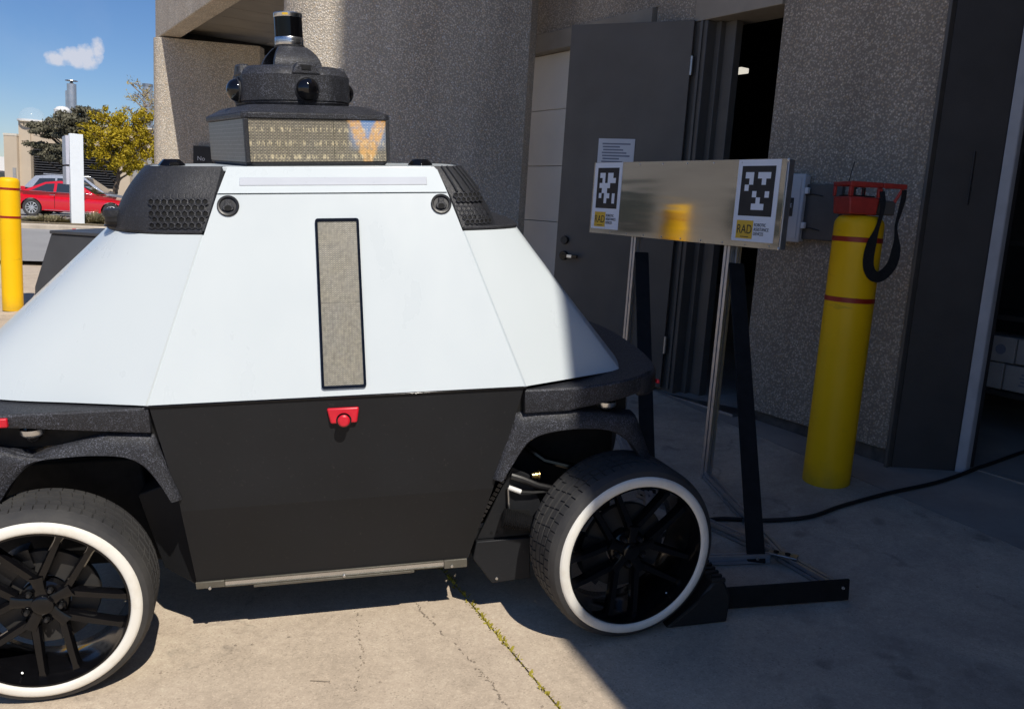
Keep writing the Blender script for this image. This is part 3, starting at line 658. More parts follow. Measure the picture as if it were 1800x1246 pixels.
def ledge(S, name):
    s_ = smooth_curve(S, 24); p = list(s_)+[(S[-1][0]*.4, .70), (S[0][0], S[0][1]+.03)]
    MB().xy(p if S[0][0] > 0 else list(reversed(p)), 1.380, 1.391).build(name, 'printed_smooth', rob, bevel=.003)
    p = [(x, 1.4-y) for x, y in p]; MB().xy(p if S[0][0] < 0 else list(reversed(p)), 1.380, 1.391).build(name, 'printed_smooth', rob, bevel=.003)
ledge([(x*1.0, y-.003) for x, y in SL], 'shoulder_ledge'); ledge([(x, y-.003) for x, y in SR], 'shoulder_ledge')
for i in range(5):   # ribs on the right housing
    u = .16+.2*i; pts = []
    for k in range(7, 13):
        r = HR[k]; j = int(1+u*13); pts.append((r[j][0]+.002, r[j][1]-.004, r[j][2]))
    MB().tube(pts, .0035, 6).build('housing_rib', 'printed_smooth', rob, smooth=True)
# honeycomb vents: hexagon cells standing proud of the housing, with deep dark holes
def honey(rows, x0, x1, z0, z1, lim, name, sgn, pitch=.0205):
    def surf(x, z):
        u = (z-1.388)/(1.5825-1.388)*12; i = max(0, min(11, int(u))); best = None
        r = rows[max(0, min(12, round(u)))]
        ps = sorted(r, key=lambda p: p[0])
        for a, b in zip(ps, ps[1:]):
            if a[0] <= x <= b[0] and max(a[1], b[1]) < .62: return a[1]+(b[1]-a[1])*(x-a[0])/max(1e-6, b[0]-a[0])
        return min(ps, key=lambda p: abs(p[0]-x))[1]
    mb = MB(); bk = MB(); r = pitch/math.sqrt(3)
    rowi = 0; z = z0
    while z < z1:
        x = x0+(pitch/2 if rowi % 2 else 0)
        while x < x1:
            if lim(x, z):
                yc = surf(x, z); e = .010
                yl_, yr_ = surf(x-e, z), surf(x+e, z); yt = surf(x, z+.016)-yc
                def pt(q, d): 
                    qx, qz = q; return (x+qx, yc+(yr_-yl_)/(2*e)*qx+yt/.016*qz+d, z+qz)
                def hx(k): return [(k*r*math.sin(R(60*i)), k*r*math.cos(R(60*i))) for i in range(6)]
                fade = min(1, max(.25, min((x-x0)/(.05), (x1-x)/.03, 1)))
                o_ = [pt(q, -.0035) for q in hx(1.0)]; i_ = [pt(q, -.0045) for q in hx(.74)]; d_ = [pt(q, -.0005) for q in hx(.60)]
                mb.add(o_+i_+d_, [(k, (k+1) % 6, 6+(k+1) % 6, 6+k) for k in range(6)]+[(6+k, 6+(k+1) % 6, 12+(k+1) % 6, 12+k) for k in range(6)])
                bk.add(d_, [tuple(range(6))])
            x += pitch
        z += pitch*.866; rowi += 1
    stuff(mb.build(name, 'printed_smooth', rob)); stuff(bk.build('vent_hole', 'matte_black', rob))
honey(HL, -.535, -.345, 1.405, 1.507, lambda x, z: x < xl(z)-.012, 'honeycomb_vent', 1)
honey(HR, .40, .565, 1.405, 1.500, lambda x, z: x > xr(z)+.012 and x < .548-(z-1.4)*.45, 'honeycomb_vent', -1, .0165)
# slope of the side surface as a frame for flush fittings
def SF(x, z, out=0.):
    a = math.atan(.36); return TR(x, yb(z)-out, z) @ Matrix.Rotation(-a, 4, 'X')
# tall led display in the hatch
ds = pempty('side_display', rob, SF(.029, 1.166, .001))
def rrect(w, h, r, n=5):
    p = []
    for cx_, cz_, a in ((w-r, h-r, 0), (-w+r, h-r, 90), (-w+r, -h+r, 180), (w-r, -h+r, 270)):
        for i in range(n+1): p.append((cx_+r*math.cos(R(a+90*i/n)), cz_+r*math.sin(R(a+90*i/n))))
    return p
mb = MB(); o_ = rrect(.0685, .271, .009); i_ = rrect(.0605, .262, .003); n = len(o_)
mb.add([(x, -.007, z) for x, z in o_]+[(x, -.007, z) for x, z in i_]+[(x, .004, z) for x, z in o_]+[(x, .001, z) for x, z in i_],
       [(k, n+k, n+(k+1) % n, (k+1) % n) for k in range(n)]+[(k, (k+1) % n, 2*n+(k+1) % n, 2*n+k) for k in range(n)]+[(n+k, 3*n+k, 3*n+(k+1) % n, n+(k+1) % n) for k in range(n)])
mb.build('bezel', 'gloss_black', ds)
MB().xz([(-.061, -.263), (.061, -.263), (.061, .0), (-.061, .0)], -.003, .002).build('led_module', 'led_strip', ds)
MB().xz([(-.061, .0008), (.061, .0008), (.061, .263), (-.061, .263)], -.003, .002).build('led_module', 'led_strip', ds)
# light bar in the roof rail
a2 = math.atan(.85)
lb = pempty('light_bar', rob, TR(.028, yb(1.536)-.0015, 1.536) @ Matrix.Rotation(-a2, 4, 'X'))
MB().box((-.296, -.0015, -.016), (.296, .003, .016)).build('lens', 'light_bar', lb, bevel=.002)
# round quarter turn latches
for x in (-.302, .365):
    lt = pempty('hatch_latch', rob, SF(x, 1.463, .0))
    MB().lathe([(0, -.0005), (.024, -.0005), (.026, -.006), (.031, -.007), (.0335, -.004), (.0335, .003)], 36, 'y').build('rim', 'black_plastic', lt, smooth=True)
    gp = [(-.009, .021), (.009, .021), (.010, .006), (.018, -.004), (.017, -.012), (.010, -.016), (-.010, -.016), (-.017, -.012), (-.018, -.004), (-.010, .006)]
    MB().xz(gp, -.0065, -.001).build('paddle', 'printed_smooth', lt, bevel=.002)
    MB().xz([(.011*math.cos(R(20*i)), -.008+.009*math.sin(R(20*i))) for i in range(18)], -.0072, -.0067).build('finger_hole', 'matte_black', lt)
# emergency stop
es = pempty('emergency_stop', rob, TR(.022, .121, .826) @ RX(-4))
MB().xz([(-.050, .024), (.050, .024), (.042, -.026), (-.040, -.026)], -.010, .004).build('plate', 'red_plastic', es, bevel=.006, seg=3)
MB().lathe([(0, -.040), (.014, -.0395), (.0185, -.036), (.0185, -.028), (.012, -.026), (.010, -.008)], 28, 'y', off=(.001, 0, -.012)).build('button', 'red_plastic', es, smooth=True)
MB().lathe([(.0, -.0105), (.024, -.0105), (.024, -.008)], 28, 'y', off=(.001, 0, -.016)).build('collar', 'gloss_black', es, smooth=True)
# lower charcoal panel with two soft folds
def yp(z): return .118+(.884-z)*.085 if z > .575 else (.144+(.575-z)*.12 if z > .53 else .1494+(.53-z)*.31)
def xpl(z): return -.547+(.884-z)*.168 if z > .556 else -.492+(.556-z)*.035
def xpr(z): return .602-(.884-z)*.276 if z > .55 else .510-(.55-z)*.253
zl = [.238, .34, .45, .53, .552, .575, .68, .78, .881]
rows = [[(xpl(z)+(xpr(z)-xpl(z))*i/4, yp(z), z) for i in range(5)] for z in zl]
side_panel('side_panel', 'charcoal_panel', rows, (0, .02, 0), smooth=True, angle=4)
MB().box((-.56, .112, .8825), (.612, .135, .8885)).build('belt_strip', 'gloss_black', rob, bevel=.002)
# slotted metal rail under the panel
def RL(x, y, z): return (x, y, z)
lo = pempty('sill_rail', rob)
def railbox(nm, xa, xb, za, zb, y0=.236, y1=.244): MB().hexa([(xa, y0, za-.0), (xb, y0, za), (xb, y1, za), (xa, y1, za), (xa, y0-.002, zb), (xb, y0-.002, zb), (xb, y1, zb), (xa, y1, zb)]).build(nm, 'rail_metal', lo, bevel=.0015)
railbox('rail_end', -.484, -.392, .212, .2365); railbox('rail_end', .345, .426, .204, .2365); railbox('rail_lip', -.391, .344, .230, .2365); railbox('rail_lip', -.391, .344, .2105, .2165)
railbox('rail_flange', -.30, .24, .200, .2100, .2365, .243)
MB().box((-.3905, .2375, .2166), (.3435, .2425, .2299)).build('reflective_plate', 'silver', lo)
for x in (-.44, .0, .372): MB().lathe([(0, -.004), (.005, -.003), (.006, 0)], 12, 'y', off=(x, .2345, .213)).build('screw', 'silver', lo, smooth=True)
# chassis and the dark box of the wheel wells
MB().hexa([(-.47, .26, .205), (.40, .26, .195), (.40, 1.14, .195), (-.47, 1.14, .205), (-.52, .20, .86), (.57, .20, .86), (.57, 1.20, .86), (-.52, 1.20, .86)]).build('chassis', 'matte_black', rob)
MB().hexa([(-.60, .34, .25), (-.475, .26, .207), (-.475, 1.14, .207), (-.60, 1.06, .25), (-.66, .34, .52), (-.51, .24, .60), (-.51, 1.16, .60), (-.66, 1.06, .52)]).build('chassis_end', 'charcoal_panel', rob, bevel=.006)
MB().xz([(.446, .238), (.459, .302), (.652, .302), (.652, .142), (.513, .137)], .225, .34).build('skid_plate', 'charcoal_panel', rob, bevel=.004)
MB().lathe([(0, -.004), (.005, -.003), (.006, 0)], 10, 'y', off=(.53, .2245, .155)).build('screw', 'silver', rob, smooth=True)
MB().hexa([(.43, .33, .31), (.70, .40, .31), (.70, 1.0, .31), (.43, 1.07, .31), (.53, .30, .62), (.74, .40, .62), (.74, 1.0, .62), (.53, 1.1, .62)]).build('axle_housing', 'charcoal_panel', rob, bevel=.008)
MB().hexa([(-1.15, .44, .24), (-.62, .42, .24), (-.62, .98, .24), (-1.15, .96, .24), (-1.2, .44, .62), (-.66, .42, .62), (-.66, .98, .62), (-1.2, .96, .62)]).build('axle_housing', 'matte_black', rob, bevel=.008)
MB().xy([(-1.24, .20), (-.5, .14), (.55, .14), (.98, .20), (1.03, .70), (.98, 1.2), (.55, 1.26), (-.5, 1.26), (-1.24, 1.2), (-1.28, .7)], .765, .868).build('tub', 'matte_black', rob)
MB().box((.70, .40, .30), (1.0, 1.0, .765)).build('well_wall', 'matte_black', rob)
# fenders: bumper strip, sloped ledge, wheel arch flare
def strip(nm, xs_, top, lo_, y, mat='printed_plastic'):
    rows = [[(x, y(x)+.012, z(x)) for x in xs_] for z in ()]
    r = [[(x, y(x)+.05, lo_(x)-.012) for x in xs_], [(x, y(x)+.004, lo_(x)) for x in xs_], [(x, y(x), lo_(x)+.012) for x in xs_], [(x, y(x), top(x)-.006) for x in xs_], [(x, y(x)+.006, top(x)) for x in xs_]]
    side_panel(nm, mat, r, (0, .03, 0), smooth=True, angle=40)
fl_x = [-1.40+.85*i/20 for i in range(21)]
def yfl(x): return .117 if x > -1.05 else .117+(-1.05-x)**2*1.6
strip('fender_strip', fl_x, lambda x: .882, lambda x: .803+(min(0, x+.56))*-.105, yfl)
fr_x = [.606+.44*i/20 for i in range(21)]
def yfr(x): return .117 if x < .9 else .117+(x-.9)**2*2.6
strip('fender_strip', fr_x, lambda x: .876+max(0, x-.8)*.10, lambda x: .797+max(0, x-.75)*.16, yfr)
mb = MB(); mb.grid([[(x, yfl(x)+.006, .8825) for x in fl_x], [(x, .40, .8865) for x in fl_x]]); mb.build('fender_ledge', 'printed_smooth', rob, smooth=True)
mb = MB(); mb.grid([[(x, yfr(x)+.006, .8765+max(0, x-.8)*.10) for x in fr_x+[1.07]], [(x, .70, .8875) for x in fr_x+[1.14]]]); mb.build('fender_ledge', 'printed_smooth', rob, smooth=True)
mb = MB(); mb.grid([[(x, 1.4-yfl(x)-.006, .8825) for x in fl_x], [(x, 1.0, .8865) for x in fl_x]]); mb.grid([[(x, 1.4-yfr(x)-.006, .8765) for x in fr_x], [(x, .70, .8875) for x in fr_x]]); mb.build('fender_ledge', 'printed_smooth', rob, smooth=True)
nose = smooth_curve([(1.03, .152), (1.075, .19), (1.12, .30), (1.15, .5), (1.155, .70)], 12); nose = nose+[(x, 1.4-y) for x, y in reversed(nose[:-1])]
MB().xy(nose+[(1.0, 1.25), (1.0, .15)], .822, .893).build('nose_bumper', 'printed_smooth', rob, bevel=.012, seg=3)
tail = smooth_curve([(-1.30, .20), (-1.36, .35), (-1.385, .55), (-1.39, .70)], 10); tail = tail+[(x, 1.4-y) for x, y in reversed(tail[:-1])]
MB().xy(list(reversed(tail+[(-1.2, 1.2), (-1.2, .2)])), .83, .884).build('tail_bumper', 'printed_smooth', rob, bevel=.012, seg=3)
def flare(outer, inner, y, nm='wheel_arch'):
    n = 40; o_ = [poly_at(outer, i/(n-1)) for i in range(n)]; i_ = smooth_curve(inner, n)
    rows = []
    for t, dy in ((0, .05), (.02, .012), (.10, .0), (.55, -.012), (.93, -.016), (1, -.008)):
        rows.append([(*((lerp(a, b, t)[0],)), y+dy, lerp(a, b, t)[1]) for a, b in zip(o_, i_)])
    rows.append([(b[0], y+.06, b[1]+.004) for b in i_])
    side_panel(nm, 'printed_plastic', rows, (0, .02, 0), smooth=True, angle=50)
flare([(-.482, .574), (-.545, .801), (-.69, .803), (-.85, .760), (-.90, .742), (-1.0, .778), (-1.15, .80), (-1.25, .56)], [(-.513, .574), (-.545, .64), (-.59, .702), (-.65, .731), (-.772, .741), (-.883, .728), (-.95, .672), (-1.0, .60), (-1.04, .54)], .135)
flare([(.502, .566), (.572, .795), (.66, .803), (.74, .800), (.90, .775), (1.0, .76), (1.06, .60)], [(.535, .564), (.573, .625), (.605, .672), (.64, .704), (.70, .722), (.80, .728), (.90, .715), (.97, .67), (1.02, .60)], .135)
# little dome cameras under the fenders, red side markers
for x, y, z in ((-.885, .15, .815), (.90, .17, .795)):
    cm_ = pempty('fender_camera', rob, TR(x, y, z))
    MB().lathe([(.034, .014), (.034, 0), (.030, -.006), (.022, -.010)], 24).build('mount', 'silver', cm_, smooth=True)
    MB().lathe([(.021, -.010), (.018, -.020), (.010, -.027), (0, -.029)], 20).build('lens', 'dome_black', cm_, smooth=True)
MB().box((-1.10, .108, .846), (-.936, .13, .874)).build('side_marker', 'red_plastic', rob, bevel=.004)
MB().box((1.09, .20, .850), (1.102, .222, .864)).build('side_marker', 'red_plastic', rob, bevel=.004)
# suspension seen in the right wheel well
MB().tube([(.585, .235, .535), (.62, .225, .525), (.68, .225, .495), (.76, .23, .47)], .012, 10).build('control_arm', 'black_plastic', rob, smooth=True)
MB().tube([(.66, .34, .60), (.72, .30, .56), (.86, .25, .53)], .014, 10).build('control_arm', 'gloss_black', rob, smooth=True)
MB().tube([(.60, .31, .36), (.74, .27, .25), (.9, .24, .22)], .016, 10).build('control_arm', 'black_plastic', rob, smooth=True)
MB().tube([(.572, .225, .497), (.59, .222, .49), (.615, .218, .48)], .0085, 10).build('brake_hose_sleeve', 'far_white', rob, smooth=True)
MB().tube([(.615, .218, .48), (.66, .222, .472), (.72, .23, .47), (.8, .24, .46)], .006, 8).build('brake_hose', 'cable_rubber', rob, smooth=True)
prof = []
for i in range(14): prof += [(.030-.0006*i, i*.0075), (.037-.0007*i, i*.0075+.0037)]
MB().lathe([(0, 0)]+prof+[(.018, .106), (.018, .125), (0, .125)], 24, 'x', M=TR(.548, .205, .395) @ RY(14) @ RZ(-8)).build('steering_boot', 'black_plastic', rob, smooth=True, angle=70)
MB().cyl((.575, .225, .42), (.572, .228, .495), .005).build('bracket_rod', 'steel', rob, smooth=True)
MB().lathe([(0, -.012), (.010, -.012), (.010, -.004), (.014, -.003), (.014, 0), (.012, .001), (.012, .008), (.017, .010), (.017, .013), (0, .013)], 14, 'x', off=(.668, .225, .535)).build('ball_joint', 'brass', rob, smooth=True)
for k in range(13):       # toothed edge of the inner liner
    t = k/12; MB().box((-.008, -.004, -.006), (.006, .004, .006), TR(.56-.09*t-.012, .17+.05*t, .56-.20*t) @ RY(30)).build('liner_tooth', 'black_plastic', rob)
MB().xz([(.462, .304), (.588, .566), (.65, .53), (.70, .40), (.70, .304)], .240, .252).build('inner_liner', 'charcoal_panel', rob, bevel=.002)
MB().xz([(.555, .315), (.652, .315), (.652, .40), (.57, .41)], .236, .2395).build('boot_recess', 'matte_black', rob)
for x in (.515, .535): MB().lathe([(0, -.001), (.0045, -.001), (.005, 0)], 10, 'y', off=(x, .2395, .325)).build('bolt_hole', 'matte_black', rob)

# wheels: one built, three copied
def make_wheel():
    w = pempty('wheel', rob)
    r0_, W = .312, .215
    prof = [(.236, .030), (.246, .010), (.262, .002), (.284, .001), (.297, .008), (.305, .020), (.3085, .032)]
    nb = 60; fr = (0., .86, .885, .975); n = nb*4; grooves = [(.032, .062, 1), (.062, .070, 2), (.070, .096, 3), (.096, .105, 2), (.105, .131, 4), (.131, .140, 2), (.140, .166, 3), (.166, .174, 2), (.174, .200, 1)]
    mb = MB(); vs_ = []; fs_ = []
    pts = [(r, y, 0, 0) for r, y in prof]
    for a, b, k in grooves:
        if k == 2: pts += [(r0_-.008, a+.0006, 0, a), (r0_-.008, b-.0006, 0, b)]
        else:
            ra = r0_-(.004 if a < .04 else 0)-(.0); rb = r0_-(.004 if b > .19 else 0)
            pts += [(ra if a > .04 else .3095, a+.0005, k, a), (r0_-.0005, (a+b)/2, k, (a+b)/2), (rb if b < .19 else .3085, b-.0005, k, b)]
    pts += [(.300, .208, 0, 0), (.280, .215, 0, 0), (.250, .212, 0, 0), (.236, .19, 0, 0)]
    K = len(pts)
    for i in range(n):
        for r, y, k, yy in pts:
            ph = i % 4; blk = i//4
            cut = .006 if k and ph >= 2 and not (k == 4 and blk % 2) else 0
            sk_ = (yy-.116)*(7. if k in (3, 4) else 3.) if k else 0
            t = 2*math.pi*(blk+fr[ph]+sk_)/nb
            vs_.append(((r-cut)*math.cos(t), y, (r-cut)*math.sin(t)))
    for i in range(n):
        j = (i+1) % n
        for q in range(K-1): fs_.append((i*K+q, i*K+q+1, j*K+q+1, j*K+q))
    mb.add(vs_, fs_); mb.build('tyre', 'rubber', w, smooth=True, angle=28)
    MB().lathe([(.2475, .008), (.2485, -.004), (.252, -.0075), (.260, -.009), (.272, -.0075), (.279, -.004), (.2825, .004)], 96, 'y').build('whitewall', 'whitewall', w, smooth=True, angle=60)
    MB().lathe([(.249, .004), (.247, -.003), (.242, -.003), (.238, .012), (.231, .030), (.224, .10), (.226, .19), (.238, .205)], 96, 'y').build('rim_barrel', 'gloss_black', w, smooth=True, angle=60)
    MB().lathe([(0, .030), (.026, .030), (.030, .033), (.032, .042), (.040, .050), (.066, .062), (.070, .075), (.06, .11), (0, .11)], 48, 'y').build('hub', 'gloss_black', w, smooth=True, angle=40)
    for k in range(5):
        base = 90+6+72*k
        for sgn in (-1, 1):
            mb = MB(); rows = []
            for i in range(9):
                t = i/8; p0_ = (.074*math.cos(R(base+sgn*5)), .074*math.sin(R(base+sgn*5))); p1_ = (.237*math.cos(R(base+sgn*24.5)), .237*math.sin(R(base+sgn*24.5))); qx, qz = lerp(p0_, p1_, t); rad = math.hypot(qx, qz); ang = math.atan2(qz, qx); hw = .0165-.0045*t+(.006 if t > .9 else 0); dep = .046-.012*math.sin(math.pi*t*.5)-.008*t
                c, s = math.cos(ang), math.sin(ang); tx, tz = -s, c
                ring_ = [(-hw, .012), (-hw*.62, .0), (hw*.62, .0), (hw, .012), (hw*.8, .034), (-hw*.8, .034)]
                rows.append([(rad*c+tx*a, dep+b, rad*s+tz*a) for a, b in ring_]+[(rad*c+tx*-hw, dep+.012, rad*s+tz*-hw)])
            mb.grid(rows); mb.build('spoke', 'gloss_black', w, smooth=True, angle=50)
    for k in range(5):
        a_ = R(96+72*k); mb = MB(); rows = []
        for t in (0, .35, .7, 1.):
            rad = .026+.062*t; hw = .021-.004*math.sin(math.pi*t)+.002*t; dep = .038-.004*t; c_, q_ = math.cos(a_), math.sin(a_)
            rows.append([(rad*c_-q_*x, dep+b, rad*q_+c_*x) for x, b in ((-hw, .024), (-hw*.8, .006), (-hw*.3, .002), (hw*.3, .002), (hw*.8, .006), (hw, .024))])
        mb.grid(rows); mb.build('spoke_root', 'gloss_black', w, smooth=True, angle=50)
    for k in range(5):
        a = R(90+6+36+72*k); x, z = .050*math.cos(a), .050*math.sin(a)
        MB().lathe([(0, .030), (.0055, .030), (.0075, .033), (.0085, .048)], 6, 'y', off=(x, 0, z)).build('lug_nut', 'steel' if False else 'black_plastic', w)
        MB().lathe([(.0105, .0445), (.014, .042), (.0165, .046)], 16, 'y', off=(x, 0, z)).build('lug_seat', 'gloss_black', w, smooth=True)
    MB().lathe([(.07, .092), (.150, .092), (.152, .095), (.152, .112), (.150, .115), (.07, .115)], 64, 'y').build('brake_disc', 'steel_beam', w, smooth=True, angle=40)
    mb = MB(); rows = []
    for i in range(11):
        a = R(100+70*i/10); rows.append([(r*math.cos(a), y, r*math.sin(a)) for r, y in ((.108, .080), (.168, .078), (.172, .125), (.108, .125), (.108, .080))])
    mb.grid(rows); mb.build('brake_caliper', 'black_plastic', w, smooth=True)
    a = R(250); MB().tube([(.226*math.cos(a), .03, .226*math.sin(a)), (.214*math.cos(a), .016, .214*math.sin(a))], .0026, 8).build('valve_stem', 'steel', w, smooth=True)
    return w
wh = make_wheel(); wh.matrix_basis = TR(-.880, .0, .310) @ RZ(5) @ RY(0)
copy_tree(wh, rob, TR(.968, .0, .310) @ RZ(9) @ RY(-58))
copy_tree(wh, rob, TR(-.868, 1.40, .310) @ RZ(184) @ RY(20)); copy_tree(wh, rob, TR(.968, 1.40, .310) @ RZ(189))

# sensor tower, turned a little on the roof
tw = pempty('sensor_tower', rob, TR(-.112, .82, -.0815) @ RZ(18) @ Matrix.Scale(1.05, 4))
def rect(a, b, c): return [(-a+c, -b), (a-c, -b), (a, -b+c), (a, b-c), (a-c, b), (-a+c, b), (-a, b-c), (-a, -b+c)]
def frust(mb, p0, z0, p1, z1):
    n = len(p0); return mb.add([(x, y, z0) for x, y in p0]+[(x, y, z1) for x, y in p1], [tuple(range(n-1, -1, -1)), tuple(range(n, 2*n))]+[(i, (i+1) % n, n+(i+1) % n, n+i) for i in range(n)])
frust(MB(), rect(.225, .29, .02), 1.581, rect(.235, .30, .02), 1.594).build('drum_base', 'printed_smooth', tw, bevel=.003)
frust(MB(), rect(.230, .295, .016), 1.594, rect(.230, .295, .016), 1.729).build('drum_core', 'black_plastic', tw)
mb = MB(); frust(mb, rect(.241, .306, .02), 1.7285, rect(.241, .306, .02), 1.745); frust(mb, rect(.241, .306, .02), 1.7451, rect(.198, .255, .05), 1.772)
mb.build('drum_cap', 'printed_plastic', tw, bevel=.003)
for x in (-.09, .035, .13): MB().box((x, -.2725, 1.7585), (x+.0018, -.2705, 1.7596)).build('cap_seam', 'matte_black', tw)
for s in (-1, 1):
    MB().xz([(-.222, 1.597), (.222, 1.597), (.222, 1.726), (-.222, 1.726)], s*.2955, s*.2995).build('led_panel', 'led_front', tw)
    mb = MB(); mb.box((s*.2305 if s > 0 else -.2345, -.285, 1.597), (s*.2345 if s > 0 else -.2305, .275, 1.726)); mb.build('led_panel', 'led_side', tw)
MB().box((-.236, -.3005, 1.595), (-.222, -.284, 1.7275)).build('corner_post', 'printed_smooth', tw, bevel=.002)
MB().box((.223, -.3005, 1.595), (.236, -.284, 1.7275)).build('corner_post', 'printed_smooth', tw, bevel=.002)
MB().box((.045, -.3003, 1.597), (.0458, -.2996, 1.726)).build('module_seam', 'matte_black', tw)
# camera puck
mb = MB(); pk = []
N8 = 64
def puck(r, z): 
    out = []
    for i in range(N8):
        t = 2*math.pi*i/N8; k = 1/max(abs(math.cos(t)), abs(math.sin(t))); k = min(k, 1.085); out.append((r*k*math.cos(t), r*k*math.sin(t), z))
    return out
rows = [puck(r, z) for r, z in ((.170, 1.7725), (.176, 1.780), (.178, 1.785), (.176, 1.788), (.180, 1.791), (.180, 1.872), (.177, 1.877), (.170, 1.890), (.154, 1.901), (.11, 1.905), (.001, 1.906))]
for r in rows: r.append(r[0])
mb.grid(rows); mb.build('camera_puck', 'printed_plastic', tw, smooth=True, angle=28)
for a in (0, 90, 180, 270):
    dm = pempty('dome_camera', tw, RZ(a) @ TR(.0, -.176, 1.826))
    MB().lathe([(.041, .0), (.041, -.007), (.037, -.0105)], 36, 'y').build('bezel', 'printed_smooth', dm, smooth=True)
    MB().lathe([(.037, -.009)]+[(.037*math.cos(R(9*i)), -.009-.034*math.sin(R(9*i))) for i in range(1, 11)], 36, 'y').build('dome', 'dome_black', dm, smooth=True, angle=80)
    MB().hexa([(-.05, -.007, .045), (.05, -.007, .045), (.05, .03, .045), (-.05, .03, .045), (-.028, -.006, .083), (.028, -.006, .083), (.028, .03, .083), (-.028, .03, .083)]).build('brow', 'printed_plastic', dm, bevel=.006)
    MB().box((-.016, -.0085, .060), (.016, -.0065, .074)).build('label_plate', 'black_plastic', dm)
# lidar on its two legged arch
for s in (-1, 1):
    rows = []
    for i in range(11):
        t = i/10; z = 1.895+.075*t; y = -(.100-.056*t**2.3)*s; hw = .080-.034*t**2.0
        rows.append([(-hw, y, z), (-hw*.5, y-.008*s, z), (hw*.5, y-.008*s, z), (hw, y, z)])
    mb = MB(); mb.thick(rows if s > 0 else [list(reversed(r)) for r in rows], (0, .022*s, 0)); mb.build('arch_leg', 'printed_plastic', tw, smooth=True, angle=50)
MB().lathe([(0, 1.895), (.034, 1.895), (.030, 1.965), (.05, 1.968), (.051, 1.976), (0, 1.976)], 40).build('lidar_mount', 'printed_smooth', tw, smooth=True)
ld = pempty('lidar', tw)
MB().lathe([(0, 1.976), (.046, 1.976), (.0475, 1.980), (.0475, 1.986), (.046, 1.987), (.0475, 1.988), (.0475, 2.000), (.0465, 2.002)], 48).build('base_ring', 'silver', ld, smooth=True)
MB().lathe([(.0462, 2.002), (.0462, 2.066)], 48).build('window', 'lidar_black', ld, smooth=True)
MB().lathe([(.0465, 2.066), (.0475, 2.068), (.0475, 2.078), (.045, 2.081), (0, 2.081)], 48).build('cap', 'silver', ld, smooth=True)
MB().lathe([(.0479, 2.0695), (.0479, 2.0768)], 12, a0=R(232), a1=R(255)).build('cap_label', 'logo_yellow', ld)
# roof antennas and the shoulder puck
for x, y in ((-.50, .56), (.325, .60)):
    an = MB(); an.lathe([(.044, 1.582), (.043, 1.586), (.026, 1.603), (0, 1.603)], 8, off=(x, y, 0)); an.build('roof_antenna', 'gloss_black', rob, bevel=.002)
pk = pempty('shoulder_beacon', rob, TR(-.672, .51, 1.391))
MB().lathe([(.044, 0), (.044, .004), (.041, .006), (.041, .016)], 32).build('foot', 'gloss_black', pk, smooth=True, angle=30)
MB().lathe([(.0395, .016), (.0395, .032)], 32).build('band', 'black_plastic', pk, smooth=True)
MB().lathe([(.042, .032), (.043, .036), (.041, .052), (.034, .056), (0, .057)], 32).build('cap', 'printed_smooth', pk, smooth=True, angle=30)

# rubber wheel chock behind the right wheel
ck = thing('wheel_chock', 'black rubber wedge chock pushed against the right whitewall wheel', 'wheel chock', M=RM @ TR(1.225, .055, .0))
cp = [(-.125, 0.002), (.105, 0.002), (.115, .10), (.085, .165), (.045, .165), (-.01, .095)]
MB().xz(cp, -.02, .20).build('wedge', 'cable_rubber', ck, bevel=.008)
for k in range(8): MB().box((.038+.012*(k % 2), -.02+.028*k, .160), (.09, -.006+.028*k, .174)).build('tread_rib', 'cable_rubber', ck, bevel=.002)
MB().bar((-.11, -.022, .02), (.03, -.022, .13), .008, .006, (0, 1, 0)).build('moulded_rib', 'cable_rubber', ck)

# ------------------------------------------------------------------ board on its stand
dv = Vector((.522, -.853, 0)).normalized(); SM = Matrix((dv, Vector((-dv.y, dv.x, 0)), Vector((0, 0, 1)))).transposed().to_4x4(); SM.translation = (.417, 5.15, 0); SI = SM.inverted()
st = thing('target_stand', 'aluminium calibration board with two printed markers on a black braced stand', 'stand', M=SM)
def sw(x, y, z): return tuple(SI @ Vector((x, y, z)))
bd = pempty('board', st)
MB().box((0, -.004, 1.446), (1.453, 0, 1.853)).build('sheet', 'aluminium', bd, bevel=.001)
for nm, a, b in (('edge_frame', (0, .0005, 1.830), (1.453, .03, 1.852)), ('edge_frame', (0, .0005, 1.447), (1.453, .03, 1.469)), ('edge_frame', (1.431, .0008, 1.4695), (1.4535, .03, 1.8295)), ('edge_frame', (0, .0008, 1.4695), (.022, .03, 1.8295))):
    MB().box(a, b).build(nm, 'extrusion', bd, bevel=.002)
MB().box((1.454, -.002, 1.448), (1.462, .034, 1.85)).build('end_plate', 'extrusion', bd, bevel=.002)
for i in range(5): MB().lathe([(0, -.0025), (.004, -.002), (.005, 0)], 10, 'y', off=(.42+.19*i, -.004, 1.838)).build('rivet', 'silver', bd, smooth=True)
for i in range(9): MB().lathe([(0, -.0025), (.004, -.002), (.005, 0)], 10, 'y', off=(.2+.15*i, -.004, 1.458)).build('rivet', 'steel', bd, smooth=True)
for z in (1.847, 1.452): MB().lathe([(0, -.005), (.007, -.003), (.008, 0)], 10, 'y', off=(1.458, -.003, z)).build('end_bolt', 'silver', bd, smooth=True)
TAGS = (['110110', '010111', '111100', '011000', '101101', '001001'], ['110111', '010010', '100000', '001001', '000100', '001110'])
